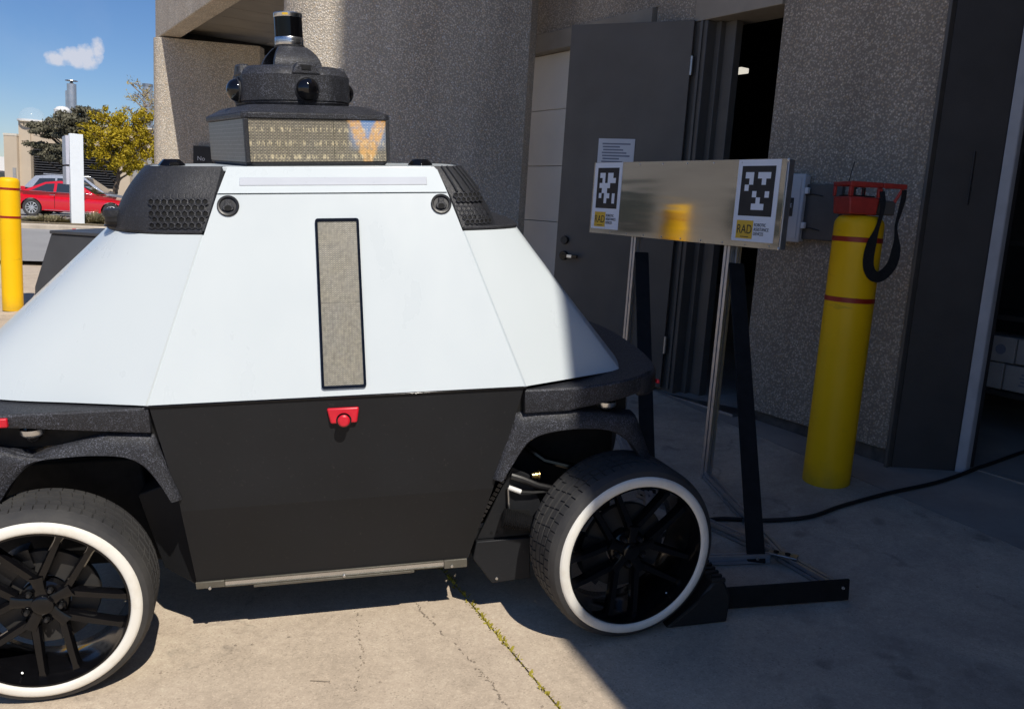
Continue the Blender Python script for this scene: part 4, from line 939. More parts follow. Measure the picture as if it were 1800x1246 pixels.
for (x0, x1), (t0, t1), grid_ in (((.013, .271), (.044, .244), TAGS[0]), ((1.160, 1.420), (1.187, 1.393), TAGS[1])):
    sk = pempty('marker_sticker', st)
    MB().box((x0, -.0054, 1.474), (x1, -.0044, 1.851)).build('backing', 'sticker_white', sk)
    tz0, tz1 = 1.592, 1.822
    MB().box((t0, -.0062, tz0), (t1, -.0056, tz1)).build('marker_square', 'print_black', sk)
    cw_, ch_ = (t1-t0)/8, (tz1-tz0)/8; mb = MB()
    for r, row in enumerate(grid_):
        c0 = 0
        while c0 < 6:
            if row[c0] == '1':
                c1 = c0
                while c1 < 5 and row[c1+1] == '1': c1 += 1
                mb.box((t0+cw_*(c0+1), -.0070, tz1-ch_*(r+2)), (t0+cw_*(c1+2), -.0064, tz1-ch_*(r+1))); c0 = c1
            c0 += 1
    mb.build('marker_cells', 'sticker_white', sk)
    lx = t0-.001; MB().box((lx, -.0062, 1.486), (lx+.104, -.0056, 1.571)).build('logo_square', 'logo_yellow', sk)
    tm = lambda x, z: TR(x, -.0066, z) @ RX(90)
    text('logo_letters', 'RAD', .060, 'print_black', sk, tm(lx+.052, 1.510), 'CENTER', .0004, .80)
    MB().box((lx+.03, -.0068, 1.493), (lx+.082, -.0063, 1.4965)).build('logo_line', 'print_black', sk)
    text('company_name', 'ROBOTIC\nASSISTANCE\nDEVICES', .0215, 'print_black', sk, tm(lx+.110, 1.545), 'LEFT', .0003, .78)
def extr(p0, p1, w=.04, nm='post', parent=st, upv=(0, 0, 1)):
    p0, p1 = Vector(sw(*p0)), Vector(sw(*p1)); d = (p1-p0).normalized(); u = Vector(upv); u = (u-d*u.dot(d)).normalized(); s_ = d.cross(u); h = w/2; g = .004
    prof = []
    for k in range(4):
        a = [(-h, -h), (-g, -h), (-g, -h+.008), (g, -h+.008), (g, -h), ]
        c, q = [(1, 0), (0, 1), (-1, 0), (0, -1)][k]
        prof += [(x*c-y*q, x*q+y*c) for x, y in a]
    n = len(prof); mb = MB(); vs_ = [tuple(p+s_*x+u*y) for p in (p0, p1) for x, y in prof]
    mb.add(vs_, [tuple(range(n-1, -1, -1)), tuple(range(n, 2*n))]+[(i, (i+1) % n, n+(i+1) % n, n+i) for i in range(n)]); return mb.build(nm, 'extrusion', parent)
P2 = (1.033, 4.222); P1 = (.655, 4.839)
extr((*P2, gz(*P2)), (*P2, 1.84), upv=(0, 1, 0)); extr((*P1, gz(*P1)), (*P1, 1.84), upv=(0, 1, 0))
p = (P2[0]+.035, P2[1]-.005); extr((*p, 1.29), (*p, 1.46), .03, 'post_splice', upv=(0, 1, 0))
def sbar(nm, a, b, w, h, mat='matte_black', upv=(0, 0, 1)):
    up_ = SI.to_3x3() @ Vector(upv); return MB().bar(sw(*a), sw(*b), w, h, up_).build(nm, mat, st, bevel=.003)
sbar('brace', (P2[0]+.034, P2[1]-.02, 1.36), (1.045, 3.289, gz(1.04, 3.289)+.01), .075, .012, upv=(0, 1, .3))
sbar('brace', (P1[0]+.034, P1[1]-.02, 1.36), (.70, 3.95, gz(.7, 3.95)+.01), .075, .012, upv=(0, 1, .3))
g1 = lambda x, y, d=.02: (x, y, gz(x, y)+d)
J = (1.155, 3.325)
extr(g1(*P2), g1(*J), .035, 'base_rail'); extr(g1(*J), g1(1.287, 3.075), .035, 'base_rail'); extr(g1(.62, 3.27), g1(1.10, 3.312), .035, 'base_rail'); extr(g1(.66, 3.98), g1(1.13, 3.36), .035, 'base_rail'); extr(g1(*P1), g1(.70, 3.95), .035, 'base_rail'); extr(g1(.70, 3.95), g1(.62, 3.2), .035, 'base_rail')
sbar('front_bar', (.74, 2.925, gz(.74, 2.925)+.045), (1.312, 3.012, gz(1.312, 3.012)+.045), .012, .082)
MB().bar(sw(*g1(1.10, 3.315, .045)), sw(*g1(1.20, 3.26, .045)), .05, .006).build('joint_plate', 'steel', st, bevel=.002)
for q in ((1.125, 3.302), (1.165, 3.28)): MB().cyl(sw(*g1(*q, .049)), sw(*g1(*q, .0535)), .011).build('joint_bolt', 'matte_black', st, smooth=True)
for q in ((1.285, 3.0, .06), (1.045, 3.275, .035)): MB().cyl(sw(q[0], q[1], gz(q[0], q[1])+q[2]), sw(q[0]-.004, q[1]-.012, gz(q[0], q[1])+q[2]), .006).build('joint_bolt', 'silver', st, smooth=True)

# ------------------------------------------------------------------ bollards
def bollard(loc, r, label, h=1.335):
    b = thing('bollard', label, 'bollard', loc, group='yellow plastic sleeved bollards')
    rr2 = [(r, -.05), (r, h-.05)]+[(r-.045+.045*math.cos(R(t)), h-.05+.05*math.sin(R(t))) for t in (15, 30, 45, 60, 75, 90)]+[(0, h+.004)]
    MB().lathe(rr2, 64).build('sleeve', 'yellow_plastic', b, smooth=True, angle=50)
    for z in (h-.115, h-.405): MB().lathe([(r, z-.012), (r+.0022, z-.011), (r+.0022, z+.011), (r, z+.012)], 64).build('reflective_band', 'band_red', b, smooth=True, angle=30)
    return b
bollard((1.640, 4.205, gz(1.64, 4.2)), .115, 'yellow bollard against the shaded wall carrying a red remote control')
bollard((-5.33, 8.98, gz(-5.33, 8.98)), .100, 'sunlit yellow bollard at the far left edge, nearest the red car')
bollard((-4.2, 6.03, gz(-4.2, 6.03)), .14, 'yellow bollard outside the frame, mirrored in the aluminium board', 1.64)
# radio remote standing on the bollard
zt = gz(1.64, 4.2)+1.336
rc = thing('radio_remote', 'red radio remote control with black neck strap on the yellow bollard', 'remote control', M=TR(1.640, 4.205, zt) @ RZ(6))
def taper(mb, x0, x1, y0, y1, z0, z1, e): return mb.hexa([(x0+e, y0, z0), (x1-e, y0, z0), (x1-e, y1, z0), (x0+e, y1, z0), (x0, y0, z1), (x1, y0, z1), (x1, y1, z1), (x0, y1, z1)])
taper(MB(), -.108, .045, -.085, .085, .002, .085, .008).build('case', 'remote_red', rc, bevel=.008)
MB().box((.02, -.07, .006), (.135, .08, .075)).build('battery_case', 'panel_dark', rc, bevel=.008)
for a, b in (((-.112, -.092, .130), (.05, -.072, .155)), ((-.112, .075, .135), (.05, .09, .155)), ((-.112, -.0745, .136), (-.098, .0745, .154)), ((-.112, -.09, .0855), (-.092, -.07, .1295)), ((.028, -.09, .0855), (.05, -.07, .1295)), ((.0505, -.092, .132), (.168, -.072, .155)), ((.150, -.0745, .137), (.168, .088, .155)), ((-.112, .07, .0855), (-.098, .088, .1345)), ((.034, .07, .0855), (.05, .088, .1345))):
    MB().box(a, b).build('guard_rail', 'remote_red', rc, bevel=.004)
MB().bar((.155, -.08, .14), (.125, -.06, .06), .014, .014).build('guard_rail', 'remote_red', rc, bevel=.004)
MB().box((-.09, -.06, .0855), (.03, .06, .092)).build('control_panel', 'matte_black', rc)
for x, y in ((-.06, -.03), (-.015, -.03), (.09, .0)):
    MB().lathe([(.013, .092 if x < .05 else .075), (.006, .098 if x < .05 else .085), (.006, .118), (.010, .121), (.010, .128), (0, .130)], 14, off=(x, y, 0)).build('joystick', 'black_plastic', rc, smooth=True)
MB().lathe([(0, 0), (.006, 0), (.006, .006), (0, .008)], 12, off=(-.075, -.03, .092)).build('indicator_knob', 'silver', rc, smooth=True)
MB().tube([(-.055, .05, .15), (-.048, .05, .20), (-.037, .05, .255)], .0025, 6).build('antenna', 'black_plastic', rc, smooth=True)
sp = [(.042, -.10, .115), (.046, -.115, .06), (.038, -.125, .0), (.026, -.128, -.06), (.008, -.130, -.13), (.002, -.13, -.20), (.014, -.13, -.255), (.05, -.128, -.285), (.095, -.12, -.27), (.135, -.11, -.22), (.150, -.10, -.15), (.150, -.09, -.10), (.142, -.085, -.04), (.152, -.085, .03), (.160, -.085, .09), (.158, -.085, .13)]
ws = [.024, .024, .020, .020, .046, .052, .052, .052, .052, .05, .044, .022, .012, .02, .024, .024]
sp2 = smooth_curve(sp, 60); w2 = [poly[0] for poly in smooth_curve([(a,) for a in ws], 60)]
rows = []
for i, p in enumerate(sp2):
    d = Vector(sp2[min(59, i+1)])-Vector(sp2[max(0, i-1)]); s_ = Vector((-d.z, 0, d.x)).normalized()*w2[i]/2
    rows.append([tuple(Vector(p)+s_*k) for k in (-1, -.3, .3, 1)])
mb = MB(); mb.thick(rows, (0, .005, 0)); mb.build('neck_strap', 'strap', rc, smooth=True, angle=60)

# grey junction box with its lid and a dark panel beside it
jb = thing('junction_box', 'grey plastic enclosure with latches and black label, beside the board', 'electrical box', M=FM @ TR(.035, -.002, 1.475))
MB().box((0, -.04, 0), (.205, 0, .375)).build('case', 'box_grey', jb, bevel=.008)
MB().box((-.006, -.06, -.006), (.211, -.0405, .381)).build('lid', 'box_grey', jb, bevel=.008)
MB().box((.012, -.064, .015), (.190, -.0605, .36)).build('lid_panel', 'box_grey', jb, bevel=.003)
MB().box((.06, -.0665, .14), (.152, -.0645, .245)).build('label', 'print_black', jb)
text('label_text', 'ORE', .034, 'paper', jb, TR(.092, -.0670, .190) @ RX(90), 'LEFT', .0003, .8)
for z in (.27, .075):
    MB().box((.2115, -.055, z), (.235, -.035, z+.035)).build('latch', 'far_white', jb, bevel=.003)
pb = thing('cable_panel', 'flat dark cover panel on the wall right of grey enclosure', 'panel', M=FM @ TR(.24, -.002, 1.49))
MB().box((0, -.03, 0), (.235, 0, .31)).build('cover', 'panel_dark', pb, bevel=.004)
for z in (.06, .25): MB().tube([(-.01, -.035, z), (.06, -.037, z+.004), (.12, -.034, z-.006)], .003, 6).build('lead', 'cable_rubber', pb)

# black power cable on the floor
cp_ = [(.62, 3.45), (.80, 3.62), (.981, 3.705), (1.179, 3.692), (1.397, 3.733), (1.599, 3.863), (1.881, 4.02), (2.202, 4.175), (2.603, 4.44), (3.1, 4.75), (3.9, 5.1)]
cs = smooth_curve(cp_, 90); pts = []
for x, y in cs:
    q = FM.inverted() @ Vector((x, y, 0)); z = gz(x, y) if q.y < .36 else max(gz(x, y), .36); pts.append((x, y, z+.010))
tag(MB().tube(pts, .010, 8).build('power_cable', 'cable_rubber', smooth=True), 'black power cable curving over the floor into the garage', 'cable')
# shelf with cartons inside the garage
sh_ = thing('storage_shelf', 'dark metal shelf just inside the garage opening', 'shelf', M=FM @ TR(0, 1.0, .36))
for z in (.325, .77, 1.2, 1.7): MB().box((.12, 0, z-.03), (2.2, .5, z)).build('shelf_board', 'steel_beam', sh_, bevel=.003)
for x in (.12, 2.16):
    for y in (0, .46): MB().box((x, y-.002, 0), (x+.04, y+.042, 2.0)).build('upright', 'steel_beam', sh_)
def carton(a, z, w, h, lab, mark):
    c = thing('carton', lab, 'box', M=FM @ TR(a, 1.03, z), group='cartons on the garage shelf')
    MB().box((0, 0, 0), (w, .3, h)).build('box_body', 'carton', c, bevel=.004)
    if mark == 0:
        MB().xz([(w*.35, h*.25), (w*.52, h*.25), (w*.55, h*.7), (w*.32, h*.7)], -.002, .001).build('printed_mark', 'print_grey', c)
        MB().lathe([(0, -.002), (h*.2, -.0018), (h*.2, 0)], 20, 'y', off=(w*.75, 0, h*.5)).build('printed_mark', 'print_grey', c)
    else:
        for i in range(4): MB().box((w*.25+.008*(i % 2), -.002, h*(.25+.14*i)), (w*.5-.01*(i % 3), .001, h*(.31+.14*i))).build('printed_mark', 'print_grey', c)
carton(.66, .851, .33, .15, 'pale carton with cup mark, upper row inside garage opening', 0)
carton(1.0, .853, .36, .145, 'pale carton at picture edge, upper row inside garage opening', 1)
carton(.62, .692, .32, .152, 'pale carton with printed block, lower row inside garage opening', 1)
carton(.95, .692, .36, .150, 'carton with dark print at picture edge, lower row inside garage opening', 1)
# charcoal hopper standing behind the vehicle on the left
hp = thing('steel_hopper', 'charcoal sheet steel hopper standing behind the left end of vehicle', 'hopper', (-3.52, 6.2, gz(-3.5, 6.2)))
g0 = gz(-3.5, 6.2)
prf = [(0, .02), (1.25, .02), (1.25, 1.191-g0-.025), (.134, 1.191-g0-.025), (.004, .775-g0), (0, .66-g0)]
MB().xz(prf, 0, .75).build('body', 'hopper_steel', hp, bevel=.006)
MB().box((.128, -.012, 1.191-g0-.024), (1.26, .762, 1.191-g0)).build('rim', 'hopper_steel', hp, bevel=.005)

# ------------------------------------------------------------------ far side of the road: island, sign post, shrubs, cars, plant building, trees
def rays(px, py, Y):     # survey helper: a real point at depth Y in the bearing measured from the photograph
    d = fw+rt*((px-900)/1500)+up*((623-py)/1500); return Vector((0, 0, 1.55))+d*(Y/d.y)
ip = [(-22, 24.3), (-19, 23.6), (-14, 23.2), (-9, 23.4), (-7, 24.4), (-7.5, 26.2), (-12, 26.6), (-20, 26.4)]
mb = MB(); n = len(ip)
mb.add([(x, y, gz(x, y)-.05) for x, y in ip]+[(x, y, gz(x, y)+.14) for x, y in ip], [tuple(range(n, 2*n))]+[(i, (i+1) % n, n+(i+1) % n, n+i) for i in range(n)])
struct(mb.build('traffic_island', 'kerb_concrete', bevel=.03))
cx_, cy_ = sum(p[0] for p in ip)/n, sum(p[1] for p in ip)/n
mb = MB(); q = [(cx_+(x-cx_)*.9, cy_+(y-cy_)*.72) for x, y in ip]
mb.add([(x, y, gz(x, y)+.15) for x, y in q]+[(x, y, gz(x, y)+.17) for x, y in q], [tuple(range(n, 2*n))]+[(i, (i+1) % n, n+(i+1) % n, n+i) for i in range(n)])
struct(mb.build('planting_bed', 'soil'))
def rq(c, s, n=None):
    n = Vector((random.gauss(0, 1), random.gauss(0, 1), random.gauss(0, 1))).normalized() if n is None else n
    a = n.orthogonal().normalized(); b = n.cross(a); t = random.random()*6.28; a, b = a*math.cos(t)+b*math.sin(t), b*math.cos(t)-a*math.sin(t)
    return [tuple(c+a*s), tuple(c+b*s*.45), tuple(c-a*s), tuple(c-b*s*.45)]
def shrub(loc, rx, rz, label, n=900):
    o = thing('dry_shrub', label, 'shrub', loc, group='dry grassy shrubs on the island'); mb = MB()
    for k in range(n):
        a = random.random()*6.28; r = rx*math.sqrt(random.random()); h = rz*(1-(r/rx)**2*.7)*random.uniform(.35, 1.1)
        x, y = r*math.cos(a), r*math.sin(a)*.6; lean = Vector((x*.5+random.gauss(0, .08), y*.5+random.gauss(0, .08), h)); w_ = random.uniform(.012, .03)
        b = Vector((x*.7, y*.7, 0)); s_ = Vector((math.sin(a), -math.cos(a), 0))*w_
        mb.add([tuple(b-s_), tuple(b+s_), tuple(b+lean*.6+s_*.7), tuple(b+lean), tuple(b+lean*.6-s_*.7)], [(0, 1, 2, 3, 4)])
    mb.build('foliage', 'leaf_dry', o); MB().lathe([(0, 0), (rx*.5, 0), (rx*.35, rz*.4), (0, rz*.5)], 12).build('root_mound', 'soil', o)
    return o
for px, py, Y, rx, rz, lab in ((92, 390, 24.6, .8, .24, 'low dry shrub left of the white sign post'), (165, 391, 24.9, .62, .40, 'taller dry shrub right of the white sign post'), (205, 396, 24.7, .6, .3, 'dry shrub on the island touching the black housing'), (60, 390, 25.2, .5, .14, 'smallest dry tuft on the island beside yellow bollard')):
    p = rays(px, py, Y); shrub((p.x, p.y, gz(p.x, p.y)+.16), rx, rz, lab)
# white sign post seen edge on
p = rays(136, 385, 24.4); sgp = thing('sign_post', 'tall white slab sign post standing on the island before red car', 'sign', (p.x, p.y, gz(p.x, p.y)+.13), R(33))
MB().box((-.17, -.17, 0), (.17, .17, 2.50)).build('slab', 'post_white', sgp, bevel=.01)
MB().box((-.262, -.06, 1.65), (-.172, .9, 2.44)).build('sign_panel', 'post_shade', sgp, bevel=.01)
MB().box((-.262, -.05, 1.10), (-.172, .9, 1.60)).build('sign_panel', 'post_shade', sgp, bevel=.01)
# striped barrier lying at the kerb
p = rays(148, 402, 22.9); br = thing('kerb_barrier', 'tiny red and white striped barrier lying along the kerb', 'barrier', (p.x, p.y, gz(p.x, p.y)+.01), R(3))
for k in range(6): MB().box((-.30+.10*k, -.03, 0), (-.30+.10*k+.099, .03, .06)).build('stripe', 'red_plastic' if k % 2 == 0 else 'far_white', br)

# cars
def car(name, label, loc, rz, paint, roofmat, lower, green, wheels, wr, hw, glass_side, lamps, tilt=0):
    c = thing(name, label, 'car', loc, rz); c.rotation_euler = (0, tilt, rz)
    # lower body with arches cut out of its side outline
    top, bot = lower; arch = []
    outline = list(top)
    bottom = []
    for wx in wheels:
        ar = wr*1.16; bottom += [(wx+ar*math.cos(R(t)), wr+ar*math.sin(R(t))) for t in range(-12, 193, 12)]
    bottom = [(bot[1][0], bot[1][1])]+[q for q in bottom]+[(bot[0][0], bot[0][1])]
    poly = outline+bottom           # top runs rear to front, bottom front to rear
    from mathutils.geometry import tessellate_polygon
    tri = tessellate_polygon([[Vector((x, z, 0)) for x, z in poly]]); n = len(poly)
    zmax = max(z for x, z in poly)
    def yy(x, z):
        t = (z-.25)/(zmax-.25); e = 0 if t < .55 else (t-.55)*.16
        x0, x1 = min(q[0] for q in poly), max(q[0] for q in poly); k = max(0, (abs(x-(x0+x1)/2)/((x1-x0)/2)-.72)/.28)
        return hw-e-.16*k*k
    mb = MB(); mb.add([(x, -yy(x, z), z) for x, z in poly]+[(x, yy(x, z), z) for x, z in poly], [tuple(reversed(t)) if True else t for t in tri]+[tuple(i+n for i in t) for t in tri]+[(i, (i+1) % n, n+(i+1) % n, n+i) for i in range(n)])
    mb.build('body', paint, c, smooth=True, angle=40, merge=True)
    # greenhouse
    mb = MB(); n = len(green); inn = .17
    gy = lambda x, z: hw-.06-(z-green[0][1])*.42
    mb.add([(x, -gy(x, z), z) for x, z in green]+[(x, gy(x, z), z) for x, z in green], [tuple(range(n-1, -1, -1)), tuple(range(n, 2*n))]+[(i, (i+1) % n, n+(i+1) % n, n+i) for i in range(n)])
    mb.build('cabin', roofmat, c, smooth=True, angle=30, merge=True)
    for pane in glass_side:
        for s in (-1, 1):
            pp_ = pane if s < 0 else list(reversed(pane)); m_ = MB()
            m_.add([(x, s*(gy(x, z)+.006), z) for x, z in pp_], [tuple(range(len(pp_)))]); m_.build('side_window', 'car_glass', c)
    for nm, k0, k1 in (('rear_window', 0, 1), ('windscreen', -2, -1)):
        (xa, za), (xb, zb) = green[k0], green[k1]; m_ = MB(); d = Vector((xb-xa, 0, zb-za)).normalized(); nrm = Vector((-d.z, 0, d.x))*.006*(1 if k0 == 0 else 1)
        def ed(t, s): x, z = xa+(xb-xa)*t, za+(zb-za)*t; return (x+nrm.x, s*(gy(x, z)-.06), z+nrm.z)
        m_.add([ed(.08, -1), ed(.08, 1), ed(.92, 1), ed(.92, -1)], [(0, 1, 2, 3)]); m_.build(nm, 'car_glass', c)
    for wx in wheels:
        for s in (-1, 1):
            w = pempty('wheel', c, TR(wx, s*(hw-.10), wr) @ RZ(0 if s < 0 else 180))
            MB().lathe([(wr*.66, -.09), (wr*.80, -.105), (wr*.95, -.10), (wr, -.07), (wr, .09), (wr*.66, .10)], 32, 'y').build('tyre', 'rubber', w, smooth=True)
            MB().lathe([(0, .0), (wr*.66, .0)], 24, 'y').build('wheel_back', 'matte_black', w)
            MB().lathe([(wr*.58, -.06), (wr*.64, -.095), (wr*.68, -.09), (wr*.66, .0)], 32, 'y').build('rim', 'alloy', w, smooth=True)
            mb = MB()
            for k in range(10): mb.box((.03, -.085, -.019), (wr*.62, -.05, .019), RY(36*k+8))
            mb.lathe([(0, -.095), (.05, -.09), (.06, -.05)], 16, 'y'); stuff(mb.build('spokes', 'alloy', w))
    for nm, mat, a, b in lamps:
        for s in (-1, 1):
            y0, y1 = sorted((s*a[1], s*b[1])); MB().box((a[0], y0, a[2]), (b[0], y1, b[2])).build(nm, mat, c, bevel=.02)
    return c
pR, pF = rays(69, 375, 35), rays(200, 374, 35.6)
wbv = pF-pR; rz = math.atan2(wbv.y, wbv.x)
top = [(-2.40, .55), (-2.42, .86), (-2.30, .97), (-1.55, 1.0), (-.4, 1.0), (.75, .98), (1.55, .88), (2.10, .74), (2.28, .60), (2.30, .40)]
red = car('parked_sedan', 'red four door sedan parked side on beyond the island', (pR.x+wbv.normalized().x*1.42, pR.y+wbv.normalized().y*1.42, gz(pR.x, pR.y)+.01), rz, 'car_red', 'car_red', (top, ((-2.38, .28), (2.24, .26))),
    [(-1.75, .985), (-.95, 1.36), (-.40, 1.44), (.20, 1.42), (.95, .965)], (1.52, -1.42), .335, .92,
    [[(-1.42, 1.02), (-.62, 1.0), (-.60, 1.33), (-.90, 1.30)], [(-.52, 1.0), (.32, .985), (.12, 1.34), (-.50, 1.345)], [(.36, .985), (.66, .98), (.24, 1.28)]],
    [('headlamp', 'headlamp', (1.90, .55, .62), (2.22, .83, .76)), ('tail_lamp', 'red_plastic', (-2.42, .55, .72), (-2.2, .86, .88)), ('mirror', 'car_red', (.42, .90, 1.0), (.58, 1.08, 1.13)), ('door_handle', 'chrome', (-.75, .905, .86), (-.55, .925, .885)), ('door_seam', 'matte_black', (-.575, .921, .35), (-.56, .925, .97)), ('window_trim', 'chrome', (-1.5, .862, .985), (.80, .874, 1.0)), ('sill_trim', 'chrome', (-.95, .905, .27), (1.0, .925, .295))])
MB().xz([(-1.2, 1.40), (-.42, 1.455), (.22, 1.435), (.40, 1.33), (-.4, 1.40)], -.45, .45).build('roof_glass', 'car_roof', red, bevel=.01)
pS = rays(150, 372, 38.5)
stp = [(-2.30, .55), (-2.34, 1.0), (-2.2, 1.10), (-.6, 1.10), (.85, 1.06), (1.70, .98), (2.15, .84), (2.28, .62), (2.28, .42)]
suv = car('parked_suv', 'silver sport utility wagon with roof rails parked behind the red sedan', (pS.x, pS.y, gz(pS.x, pS.y)+.01), rz, 'car_silver', 'car_silver', (stp, ((-2.3, .32), (2.2, .30))),
    [(-2.22, 1.09), (-1.80, 1.60), (-1.2, 1.67), (.15, 1.66), (1.02, 1.05)], (1.38, -1.36), .36, .93,
    [[(-1.85, 1.14), (-1.0, 1.12), (-1.0, 1.54), (-1.62, 1.50)], [(-.92, 1.12), (-.02, 1.11), (-.04, 1.56), (-.92, 1.55)], [(.05, 1.11), (.78, 1.08), (.20, 1.53), (.03, 1.55)]],
    [('headlamp', 'headlamp', (1.95, .5, .78), (2.2, .82, .92)), ('tail_lamp', 'red_plastic', (-2.34, .6, .95), (-2.15, .88, 1.12)), ('roof_rail', 'alloy', (-1.5, .60, 1.68), (.1, .635, 1.72)), ('mirror', 'car_silver', (.55, .92, 1.08), (.72, 1.10, 1.24)), ('door_seam', 'matte_black', (-.035, .932, .4), (-.02, .936, 1.08))])

# plant building with louvred bays
pbld = thing('plant_building', 'low beige plant building with wide dark louvred bay behind the trees', 'building', (-29.9, 50, 0))
Z0 = gz(-25, 45)-.3
MB().box((0, 0, Z0), (.75, 8, 4.0)).build('pylon', 'beige_wall', pbld); MB().box((-.02, -.02, 3.9), (.77, 8, 4.02)).build('coping', 'pale_trim', pbld)
MB().box((.76, .2, Z0), (1.42, 8, 4.75)).build('pylon', 'beige_wall', pbld); MB().box((.752, .1, 4.752), (13, 8, 4.82)).build('coping', 'pale_trim', pbld)
MB().box((1.425, .3, 3.62), (13, 8, 4.75)).build('fascia', 'beige_wall', pbld)
MB().box((1.425, .9, Z0), (13, 8, 3.615)).build('louvre_back', 'matte_black', pbld)
for k in range(17):
    MB().hexa([(1.43, .45, 1.25+.14*k), (6.45, .45, 1.25+.14*k), (6.45, .85, 1.34+.14*k), (1.43, .85, 1.34+.14*k), (1.43, .45, 1.285+.14*k), (6.45, .45, 1.285+.14*k), (6.45, .85, 1.375+.14*k), (1.43, .85, 1.375+.14*k)]).build('louvre_slat', 'louvre', pbld)
MB().box((1.42, .35, Z0), (6.5, .89, 1.24)).build('plinth', 'beige_wall', pbld); MB().box((6.46, .3, Z0), (7.1, .95, 3.615)).build('pier', 'beige_wall', pbld); MB().box((7.11, .6, Z0), (13, .95, 3.615)).build('metal_cladding', 'far_grey', pbld)
MB().box((.50, -.06, 1.0), (.68, -.005, 2.1)).build('service_hatch', 'far_grey', pbld)
sk = thing('skylight_dome', 'clear plastic dome skylight on the plant building roof', 'skylight', (-28.55, 50.6, 4.83)); MB().lathe([(.72, 0), (.71, .15), (.62, .45), (.4, .68), (0, .78)], 24).build('dome', 'skylight', sk, smooth=True); MB().lathe([(.78, -.05), (.78, .05), (.72, .05)], 24).build('curb', 'far_white', sk)
ch = thing('chimney', 'tall galvanised flue with flat rain cap above the pine', 'chimney', (-31.1, 60, 4.0))
MB().lathe([(.30, 0), (.30, 4.05)], 20).build('flue', 'galvanised', ch, smooth=True); MB().lathe([(.40, 4.24), (.38, 4.28), (.05, 4.32), (0, 4.32)], 20).build('rain_cap', 'steel', ch); MB().lathe([(.14, 4.05), (.05, 4.25)], 12).build('cap_cone', 'steel', ch)
MB().box((-.42, -.05, 0), (-.30, .05, 3.6)).build('side_pipe', 'galvanised', ch)
ch2 = thing('chimney', 'short galvanised vent half hidden in the thin yellow tree', 'chimney', tuple(rays(260, 210, 62))); MB().lathe([(.34, -3), (.34, 2.2)], 16).build('flue', 'galvanised', ch2, smooth=True); MB().lathe([(.36, 2.2), (.36, 2.4), (0, 2.42)], 16).build('rain_cap', 'steel', ch2)
ac = thing('roof_vent', 'small white round roof vent beside the tall flue', 'vent', tuple(rays(110, 202, 58))); MB().lathe([(.2, -1.4), (.2, 0), (.5, 0), (.52, .3), (.3, .5), (0, .55)], 16).build('cowl', 'far_white', ac, smooth=True)
fb = thing('far_building', 'pale low building with white bands at the left picture edge', 'building', (-56, 82, 0))
MB().box((0, 0, -1), (9.5, 8, 2.8)).build('wall', 'far_grey', fb); MB().box((-.1, -.1, 2.1), (9.6, 8.1, 3.4)).build('roof_band', 'far_white', fb); MB().box((-.1, -.08, .2), (9.6, 0, .8)).build('floor_band', 'far_white', fb)
for k in range(6): MB().box((.3+1.55*k, -.06, .95), (1.6+1.55*k, -.005, 1.95)).build('window', 'car_glass', fb)
ht = MB(); 
for k in range(3200):
    x = random.uniform(-150, -60); h = 3.2+1.4*math.sin(x*.21)+.9*math.sin(x*.53); c = Vector((x, 150+random.uniform(-3, 3), random.uniform(.2, 1)*h)); q = rq(c, .5); ht.add(q, [(0, 1, 2, 3)])
stuff(tag(ht.build('distant_trees', 'leaf_pine'), 'far low line of trees on the horizon at left edge', 'trees'))

# trees
def limb(mb, p0, p1, r0_, r1_, wob=.1, n=5):
    p0, p1 = Vector(p0), Vector(p1); L = (p1-p0).length; pts = [p0.lerp(p1, i/n)+Vector((random.gauss(0, wob), random.gauss(0, wob), random.gauss(0, wob*.4)))*L*.12*math.sin(math.pi*i/n) for i in range(n+1)]
    mb.tube([tuple(p) for p in pts], [r0_+(r1_-r0_)*i/n for i in range(n+1)], 7)
def tree(name, label, base, clumps, leaf, bark, size, count, trunk_r, flat=1.):
    t = thing(name, label, 'tree', base); tr = MB(); cr = MB(); zt_ = max(c[2] for c in clumps)
    limb(tr, (0, 0, -.2), (clumps[0][0]*.2, 0, zt_*.8), trunk_r, trunk_r*.25, .25, 8)
    for (x, y, z, rx, rz_) in clumps:
        s = Vector((x*.12, y*.12, max(.5, z-abs(x)*.45-.3))); limb(tr, s, (x, y, z), trunk_r*.34, .02)
        for k in range(5):
            e = Vector((x+random.gauss(0, rx*.55), y+random.gauss(0, rx*.55), z+random.gauss(0, rz_*.5))); limb(tr, (x*.75, y*.75, z-.15), e, .025, .008, .1, 3)
        tot = int(count*rx*rx*max(.35, rz_/rx))
        subs = [(Vector((random.gauss(0, .5)*rx, random.gauss(0, .5)*rx, random.gauss(0, .5)*rz_)), random.uniform(.12, .26)*rx) for _ in range(max(8, int(14*rx/.6)))]
        for k in range(tot):
            so_, sr = random.choice(subs); c = Vector((x, y, z))+so_+Vector((random.gauss(0, sr), random.gauss(0, sr), random.gauss(0, sr*flat)))
            cr.add(rq(c, size*random.uniform(.6, 1.3)), [(0, 1, 2, 3)])
    tr.build('trunk', bark, t, smooth=True, angle=80); cr.build('crown', leaf, t)
    return t
b = rays(205, 372, 40); b.z = gz(b.x, b.y)
def rel(px, py, Y): q = rays(px, py, Y)-b; return (q.x, q.y, q.z)
cl = []
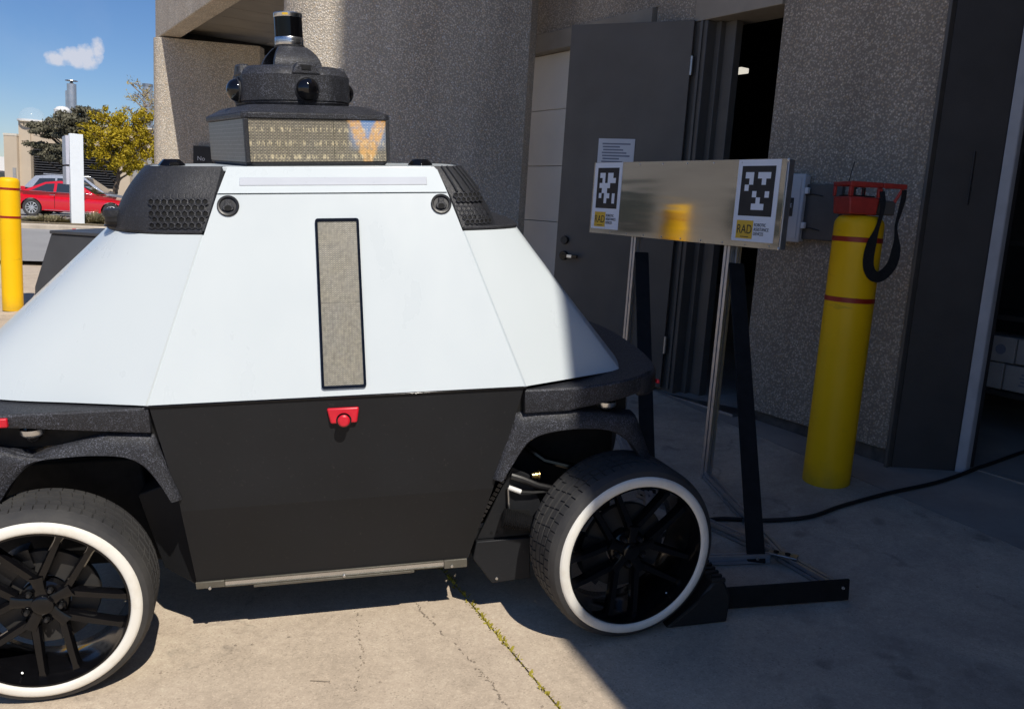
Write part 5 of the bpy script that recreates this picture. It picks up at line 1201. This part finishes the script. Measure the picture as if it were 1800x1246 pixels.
for px, py, dy, rx, rz_ in ((205, 215, 0, .62, .45), (180, 205, .4, .5, .35), (232, 222, -.3, .55, .42), (255, 210, .2, .5, .4), (170, 235, -.4, .5, .4), (195, 245, -.6, .62, .45), (225, 250, -.5, .65, .5), (255, 245, -.2, .55, .5), (160, 262, 0, .42, .35), (185, 270, -.4, .5, .4), (215, 278, -.6, .55, .4), (245, 276, -.3, .55, .42), (268, 268, .3, .5, .5), (195, 292, -.3, .36, .22), (240, 292, 0, .4, .25), (285, 235, .2, .5, .5), (150, 222, .5, .3, .22), (172, 290, .1, .3, .16)):
    q = rel(px, py, 40+dy); cl.append((*q, rx, rz_))
tree('yellow_tree', 'dense yellow green autumn tree behind the parked cars', tuple(b), cl, 'leaf_yellow', 'bark', .066, 5200, .16)
b = rays(135, 372, 41.5); b.z = gz(b.x, b.y); cl = []
for px, py, dy, rx, rz_ in ((150, 194, 0, .5, .13), (125, 203, .2, .55, .16), (165, 206, .2, .42, .14), (105, 212, 0, .5, .15), (138, 214, -.4, .7, .17), (75, 224, .1, .52, .14), (62, 220, .3, .35, .11), (110, 228, -.4, .6, .16), (150, 228, -.2, .62, .18), (85, 236, -.2, .48, .13), (128, 240, -.5, .55, .16), (160, 246, -.2, .5, .16), (75, 256, 0, .48, .12), (100, 264, -.4, .6, .15), (130, 262, -.4, .6, .16), (65, 268, .2, .38, .1), (90, 275, -.2, .55, .13), (120, 279, -.3, .55, .12), (150, 270, 0, .5, .16)):
    q = rel(px, py, 41.5+dy); cl.append((*q, rx, rz_))
tree('pine_tree', 'grey green pine with flat layered boughs behind the white sign post', tuple(b), cl, 'leaf_pine', 'bark', .085, 13000, .15, .45)
b = rays(262, 372, 46); b.z = gz(b.x, b.y); cl = []
for px, py, dy, rx, rz_ in ((240, 148, 0, .35, .3), (258, 160, .3, .4, .35), (232, 172, -.2, .35, .3), (252, 182, 0, .45, .35), (222, 190, .2, .35, .25), (268, 176, .1, .35, .4), (275, 195, 0, .4, .4), (240, 165, .1, .3, .3), (228, 146, 0, .2, .12)):
    q = rel(px, py, 46+dy); cl.append((*q, rx, rz_))
tree('thin_tree', 'tall sparse tree with thin yellow leaves above the dense yellow one', tuple(b), cl, 'leaf_sparse', 'bark_pale', .06, 520, .12)
